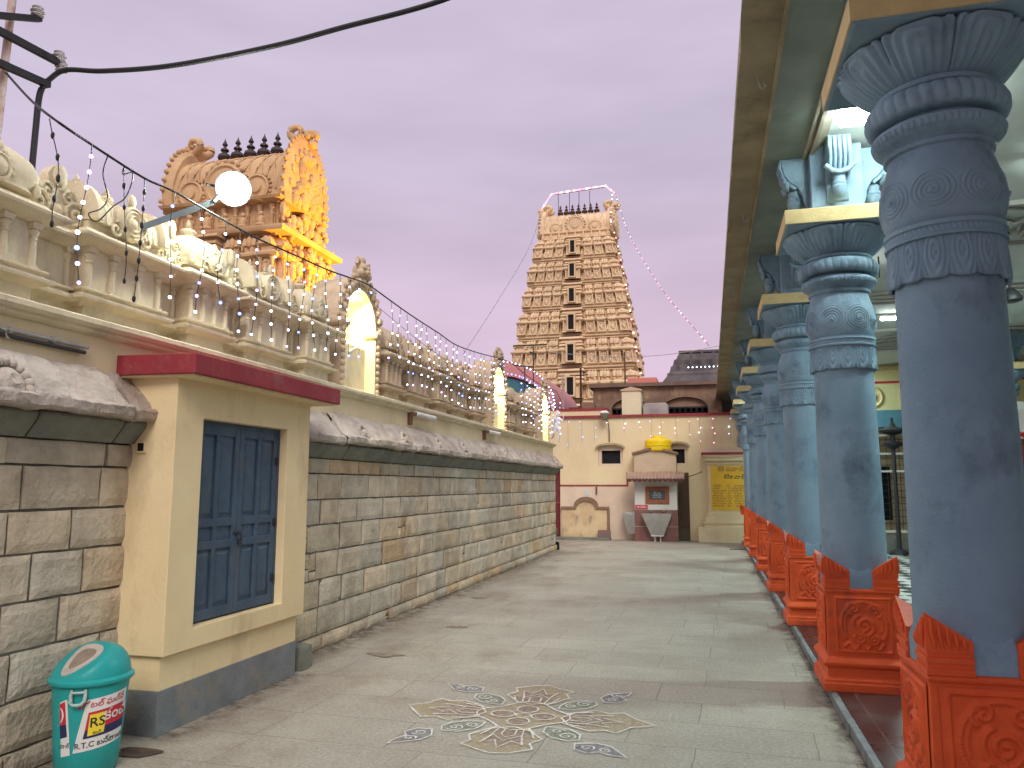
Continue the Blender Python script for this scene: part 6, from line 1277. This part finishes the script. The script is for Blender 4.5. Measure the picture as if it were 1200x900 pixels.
for k in range(7): kalasha(gp, GX - 1.62 + .54 * k, GY, 25.08, .92, surf('copper_pot%d' % k, (.12, .06, .035), (.07, .045, .04), .4, 5, .1, 30, metal=.5))
# light frame on the tower and strings down from it
M_bpk = emis('bulb_rose', (1.0, .22, .32), 3.0); M_bwm = emis('bulb_warm', (1.0, .74, .58), 2.6)
def bulbline(name, label, pts, nb, mats_, sc, r=.01, jitter=0, gaps=None):
    t_ = thing(name, label, 'light string', pts[0]); MB().tube(pts, r, 5).build('wire', M_cable, t_)
    P = [Vector(p) for p in pts]; L_ = [0]
    for a, b in zip(P, P[1:]): L_.append(L_[-1] + (b - a).length)
    rr = random.Random(nb)
    for q in range(nb):
        s = L_[-1] * min(1, max(0, (q + .5 + rr.uniform(-jitter, jitter)) / nb)); i = max(j for j in range(len(P) - 1) if L_[j] <= s + 1e-9); t = (s - L_[i]) / max(L_[i + 1] - L_[i], 1e-6)
        p = P[i].lerp(P[i + 1], t); o = bpy.data.objects.new('bulb', bulb_mesh(rr.choice(mats_))); col.objects.link(o); o.parent = t_; o.location = p - Vector(pts[0]); k = sc * rr.uniform(.75, 1.2); o.scale = (k, k, k)
    return t_
fr = thing('pipe_scaffold', 'thin dark pipe frame standing over the pot finials of the great tower', 'frame', (GX, GY, 25.1))
for x in (-1.75, -.75, .1, 1.05): MB().tube([(GX + x, GY - .3, 24.9), (GX + x, GY - .3, 27.25)], .028, 5).build('post', M_dkmetal, fr)
MB().tube([(GX - 2.1, GY - .3, 27.2), (GX + 2.35, GY - .3, 27.45)], .03, 5).build('rail', M_dkmetal, fr)
bulbline('rose_light_string', 'dense rose coloured bulbs outlining the frame on top of the great tower', [(GX - 3.25, GY - .4, 25.9), (GX - 2.35, GY - .4, 27.25), (GX + 2.45, GY - .4, 27.55), (GX + 3.25, GY - .4, 26.8)], 46, [M_bpk, M_bpk, M_bwm], 6.0)
bulbline('corner_light_string', 'uneven string of bulbs running down the right corner of the great tower', [(GX + 3.2, GY - 1.5, 26.6), (GX + 3.15, GY - 2.9, 23.5), (GX + 3.7, GY - 3.3, 21.5), (GX + 4.5, GY - 3.9, 17), (GX + 5.2, GY - 4.5, 12.0), (GX + 5.6, GY - 4.6, 9.6)], 26, [M_bwm, M_bpk], 6, jitter=.48)
bulbline('long_light_string', 'long sparse bulb string from the great tower down to the dark stone gateway', cat_pts([(GX + 3.3, GY - .4, 26.8), (-5.45, 57.5, 20.9), (-2.5, 45, 13.3), (.15, 30.5, 7.0)], 8), 34, [M_bwm, M_bpk, M_bpk], 3.2, jitter=.4)
bulbline('left_light_string', 'faint bulb string slanting down to the left from the great tower', cat_pts([(GX - 3.2, GY - .4, 25.9), (-13.4, 58, 20.5), (-13.2, 48, 13.8), (-12.4, 38, 8.4)], 8), 24, [M_galv], 3.0)

# the gilded lit tower on the left
M_vim = surf('vimana_terracotta', (.64, .43, .235), (.50, .32, .17), .8, 1.2, .2, 15, dirt=(.22, .13, .08), dirt_amt=.4)
VX, VY = -14.62, 21.6
vm = thing('shrine_tower', 'carved terracotta shrine tower behind the parapet, its right face glowing gold under a lamp', 'temple tower', (VX, VY, 0))
bx_('base', M_vim, vm, (VX - 3.3, VX + 3.3, VY - 2.6, VY + 2.6, 0, 3.4))
for i, (z0_, z1_, hx_, hy_) in enumerate(((3.4, 5.5, 3.25, 2.65), (5.5, 7.45, 2.85, 2.25), (7.45, 9.25, 2.45, 1.85))): tower_tier(vm, 'tier', VX, VY, hx_, hy_, z0_, z1_, M_vim, 20 + i, nb=3, win=False, tap=.90)
g = MB(); g.rect(VX, VY, [(2.5, 1.9, 9.2), (2.55, 1.95, 9.28), (2.55, 1.95, 9.36), (2.3, 1.7, 9.4), (1.8, 1.15, 9.42), (1.8, 1.15, 10.3), (2.15, 1.5, 10.38), (2.2, 1.55, 10.46), (2.05, 1.4, 10.5)])
rr = random.Random(8)
for k in range(4):
    g.M = Matrix.Translation((VX, VY, 0)) @ Matrix.Rotation(k * PI / 2, 4, 'Z'); W_, D_ = (1.8, 1.15) if k % 2 == 0 else (1.15, 1.8)
    for q in range(int(W_ * 5)):
        u = -W_ * .95 + 1.9 * W_ * q / (int(W_ * 5) - 1); g.lathe([(.06, 9.42), (.05, 9.9), (.08, 10.0), (.05, 10.05), (.10, 10.25), (.10, 10.3)], (u, -D_ - .05, 0), 8)
    for q in range(int(W_ * 3.4)):
        u = -W_ * 1.05 + 2.1 * W_ * (q + .5) / int(W_ * 3.4); s_ = rr.uniform(.09, .13); fy = -D_ - .42
        g.ball((u, fy, 9.42 + s_ * 2), (s_ * 1.1, s_, s_ * 2.0), 8, 6); g.ball((u, fy, 9.42 + s_ * 4.5), s_ * .75, 8, 6); g.ball((u, fy - s_ * .7, 9.42 + s_ * .8), (s_ * 1.7, s_ * .8, s_ * .6), 8, 5)
        for s in (-1, 1): g.tube([(u + s * s_ * .9, fy, 9.42 + s_ * 3.2), (u + s * s_ * 1.9, fy - s_ * .2, 9.42 + s_ * (2.6 + rr.uniform(-1, 1.5))), (u + s * s_ * 1.7, fy - s_ * .6, 9.42 + s_ * 3.6)], s_ * .3, 5)
g.M = None; g.build('neck', M_vim, vm, smooth=40)
barrel(vm, VX, VY, 1.92, 1.25, 10.46, 12.35, M_vim, 5)
for k in range(5): kalasha(vm, VX - .95 + .50 * k, VY, 12.25, .78, surf('dark_pot%d' % k, (.07, .05, .05), (.05, .035, .035), .45, 5, .1, 30, metal=.3))
rr = random.Random(31); g = MB()                         # crowd of lumps and leaves on the gilded side
for q in range(230):
    z_ = rr.uniform(3.6, 10.3); t = (z_ - 3.4) / 7; hx_ = 3.25 - 1.15 * t; hy_ = 2.6 - 1.3 * t; y_ = VY + rr.uniform(-hy_, hy_) * .95; s_ = rr.uniform(.08, .17)
    g.ball((VX + hx_ * .99 + rr.uniform(-.05, .12), y_, z_), (s_ * .9, s_ * rr.uniform(.7, 1.2), s_ * rr.uniform(1, 2)), 7, 5)
    if q % 3 == 0: g.ball((VX + hx_ + .1, y_, z_ + s_ * 1.9), s_ * .65, 7, 5)
g.build('carved_figures', M_vim, vm, smooth=50)
lp = thing('sodium_lamp', 'amber floodlight on a mast behind the parapet, lighting the right face of the shrine tower', 'floodlight', (-6.3, 22.65, 5.35))
g = MB(); g.box(-6.45, -6.15, 22.5, 22.8, 5.1, 5.2); g.tube([(-6.3, 22.65, 0), (-6.3, 22.65, 5.1)], .05, 8); g.build('stand', M_dkmetal, lp); g = MB(); g.M = Matrix.Translation((-6.30, 22.65, 5.36)) @ Matrix.Rotation(math.radians(-55), 4, 'Y'); g.box(-.14, .14, -.18, .18, -.05, .05); g.M = None; g.build('lamp_head', M_dkmetal, lp)
sl = bpy.data.lights.new('sodium_light', 'SPOT'); sl.energy = 5200; sl.color = (1.0, .52, .03); sl.spot_size = math.radians(80); sl.spot_blend = .5; sl.shadow_soft_size = .15
slo = bpy.data.objects.new('sodium_light', sl); col.objects.link(slo); slo.location = (-6.5, 22.6, 5.5); slo.rotation_euler = (Vector((-6.5, 22.6, 5.5)) - Vector((-12.4, 21.6, 8.8))).to_track_quat('Z', 'Y').to_euler()

# ================================================================ INSIDE THE HALL
M_hwall = surf('hall_wall_cream', (.60, .50, .30), (.52, .43, .26), .8, 1, .1, 20, coord='World')
bx = thing('hall_end_wall', 'cream end wall of the pillared hall behind the grille fence', 'wall', (6, 22, 0))
bx_('wall', M_hwall, bx, (2.2, 12, 22.3, 22.6, 0, 4.45)); bx_('wall_recess', M_black, bx, (4.35, 4.62, 22.27, 22.305, .7, 2.1), (5.3, 5.9, 22.27, 22.305, .4, 2.3))
bx2 = tag(bx_('hall_side_wall', M_hwall, None, (11.6, 12, -3.4, 22.3, 0, 4.45)), 'plain cream side wall closing the pillared hall on the right', 'wall')
fz = thing('hall_frieze', 'yellow painted frieze beam with red stripe and roundels across the hall', 'beam', (6, 19.6, 3.3))
bx_('beam', surf('frieze_yellow', (.68, .60, .30), (.60, .52, .26), .8, 2, .1, 20), fz, (2.4, 11.6, 19.5, 19.8, 3.35, 4.42)); bx_('red_stripe', M_sred, fz, (2.4, 11.6, 19.485, 19.499, 3.98, 4.03)); bx_('blue_lintel', surf('frieze_blue', (.09, .22, .28), None, .7, 3, .1, 30), fz, (2.4, 11.6, 19.48, 19.8, 2.95, 3.348))
bx_('ledge', M_yedge, fz, (2.4, 11.6, 19.40, 19.499, 4.30, 4.36))
for x in [2.9 + .85 * k for k in range(10)]:
    g = MB(); g.M = Matrix.Translation((x, 19.5, 3.66)) @ Matrix.Rotation(PI / 2, 4, 'X'); g.lathe([(.26, -.01), (.26, .02), (.23, .03), (.20, .015), (.12, .015), (.10, .035), (.01, .04)], n=20); g.M = None; g.build('roundel', M_yedge, fz)
gf = thing('grille_fence', 'white and grey metal grille fence across the far end of the hall', 'fence', (6, 19.2, .08)); g = MB()
x = 2.4
while x < 11.5: g.box(x, x + .05, 19.18, 19.23, .08, 2.75); x += 1.15
for z in (.55, 1.9, 2.3, 2.72): g.box(2.4, 11.5, 19.17, 19.235, z, z + .045)
g.build('frame', M_white, gf); g = MB(); x = 2.5
while x < 11.5: g.box(x, x + .012, 19.2, 19.212, .6, 2.7); x += .13
for k in range(14): z = .75 + .145 * k; g.box(2.4, 11.5, 19.196, 19.2, z, z + .014)
g.build('mesh', M_dkmetal, gf); bx_('base_ledge', M_corbel, gf, (2.4, 11.5, 19.05, 19.3, .08, .50))
um = thing('ceremonial_umbrella', 'folded red ceremonial umbrella on a golden pole beside the nearest column', 'umbrella', (3.12, 9.1, .08))
g = MB(); g.tube([(3.12, 9.1, .08), (3.12, 9.1, 2.3)], .022, 8); g.build('pole', surf('gold_pole', (.45, .28, .12), None, .4, 5, .1, 40), um); g = MB(); g.lathe([(.03, 1.45), (.07, 1.62), (.09, 1.8), (.06, 1.98), (.03, 2.15), (.02, 2.25)], (3.12, 9.1, 0), 16, sq=.2); g.build('canopy', surf('crimson_cloth', (.12, .012, .016), (.05, .008, .01), .8, 8, .5, 30), um, smooth=30)
cp = thing('canopy_stand', 'white cloth canopy with red garland on posts, deep in the hall at the right edge', 'canopy', (4.9, 12.4, .08))
bx_('post', M_dkmetal, cp, (4.0, 4.05, 12.0, 12.05, .08, 2.3), (5.8, 5.85, 12.0, 12.05, .08, 2.3), (4.0, 4.05, 13.0, 13.05, .08, 2.3), (5.8, 5.85, 13.0, 13.05, .08, 2.3)) ; bx_('cloth', M_white, cp, (3.95, 5.9, 11.95, 13.1, 2.3, 2.75))
g = MB()
for k in range(26): g.ball((3.98 + .074 * k, 11.93, 2.34 - .05 * abs(math.sin(k * .5))), .045, 6, 5)
g.build('red_garland', M_sred, cp)
bh = thing('lamp_stand', 'dark tiered oil lamp stand in front of the far grille fence', 'lamp stand', (4.0, 18.9, .08)); g = MB(); g.lathe([(.22, .08), (.20, .16), (.05, .22), (.04, 2.4), (.20, 2.5), (.22, 2.55), (.06, 2.6), (.05, 2.72), (.28, 2.80), (.30, 2.84), (.1, 2.92), (.03, 3.0), (.03, 3.12)], (4.02, 18.9, 0), 16); g.build('stand', M_dkmetal, bh, smooth=30)

# ================================================================ STATUES
def figure(name, label, loc, h, pose, mat, rz, acc=True):
    """continuous skinned body; local frame faces +X"""
    j = pose; names = list(j); V_ = [Vector(j[n][0]) * h for n in names]; idx = {n: i for i, n in enumerate(names)}
    E_ = [(idx[n], idx[j[n][2]]) for n in names if j[n][2]]
    me = bpy.data.meshes.new(name); me.from_pydata(V_, E_, []); o = bpy.data.objects.new(name, me); col.objects.link(o)
    sk = o.modifiers.new('skin', 'SKIN'); 
    for i, n in enumerate(names): me.skin_vertices[0].data[i].radius = (j[n][1] * h, j[n][1] * h)
    me.skin_vertices[0].data[0].use_root = True
    sb = o.modifiers.new('sub', 'SUBSURF'); sb.levels = 1; sb.render_levels = 2
    me.materials.append(mat); o.location = loc; o.rotation_euler = (0, 0, rz); tag(o, label, 'statue'); return o
POSE = dict(pelvis=((0, 0, .50), .085, None), belly=((0, .01, .58), .07, 'pelvis'), chest=((.0, .02, .72), .09, 'belly'), neck=((0, .02, .82), .035, 'chest'), head=((.01, .03, .90), .065, 'neck'), crown=((.0, .03, .97), .055, 'head'), crowntip=((0, .03, 1.05), .02, 'crown'),
            shL=((0, .12, .77), .045, 'chest'), elL=((.05, .22, .66), .032, 'shL'), haL=((.14, .27, .74), .024, 'elL'), fL=((.19, .29, .72), .012, 'haL'),
            shR=((0, -.09, .77), .045, 'chest'), elR=((.05, -.19, .68), .032, 'shR'), haR=((.10, -.10, .60), .024, 'elR'),
            hipL=((0, .06, .46), .07, 'pelvis'), knL=((.07, .10, .27), .045, 'hipL'), anL=((.0, .06, .05), .03, 'knL'), toL=((.08, .08, .02), .025, 'anL'),
            hipR=((0, -.06, .46), .07, 'pelvis'), knR=((.04, -.10, .27), .045, 'hipR'), anR=((0, -.07, .05), .03, 'knR'), toR=((.08, -.09, .02), .025, 'anR'))
M_stat = surf('statue_white', (.62, .60, .56), (.5, .48, .44), .7, 12, .2, 60)
figure('niche_statue', 'crowned pale statue standing with one arm raised inside the nearest lit niche', (-4.10, 7.96, 2.665), .72, POSE, M_stat, math.radians(-8))
figure('niche_statue', 'small pale statue inside the middle lit niche', (-4.12, 14.15, 2.665), .62, POSE, M_stat, 0)
figure('niche_statue', 'small pale statue inside the farthest lit niche', (-4.12, 18.48, 2.665), .62, POSE, M_stat, 0)
P2 = dict(POSE); P2['haL'] = ((.24, .12, .84), .022, 'elL'); P2['fL'] = ((.30, .10, .88), .012, 'haL'); P2['anR'] = ((-.12, -.08, .16), .03, 'knR'); P2['toR'] = ((-.20, -.08, .12), .025, 'anR')
figure('corner_statue', 'white painted figure leaning out from the far end of the parapet', (-3.78, 19.42, 2.70), .80, P2, surf('bluish_white', (.68, .68, .74), (.55, .52, .62), .6, 10, .1, 40), math.radians(-50))
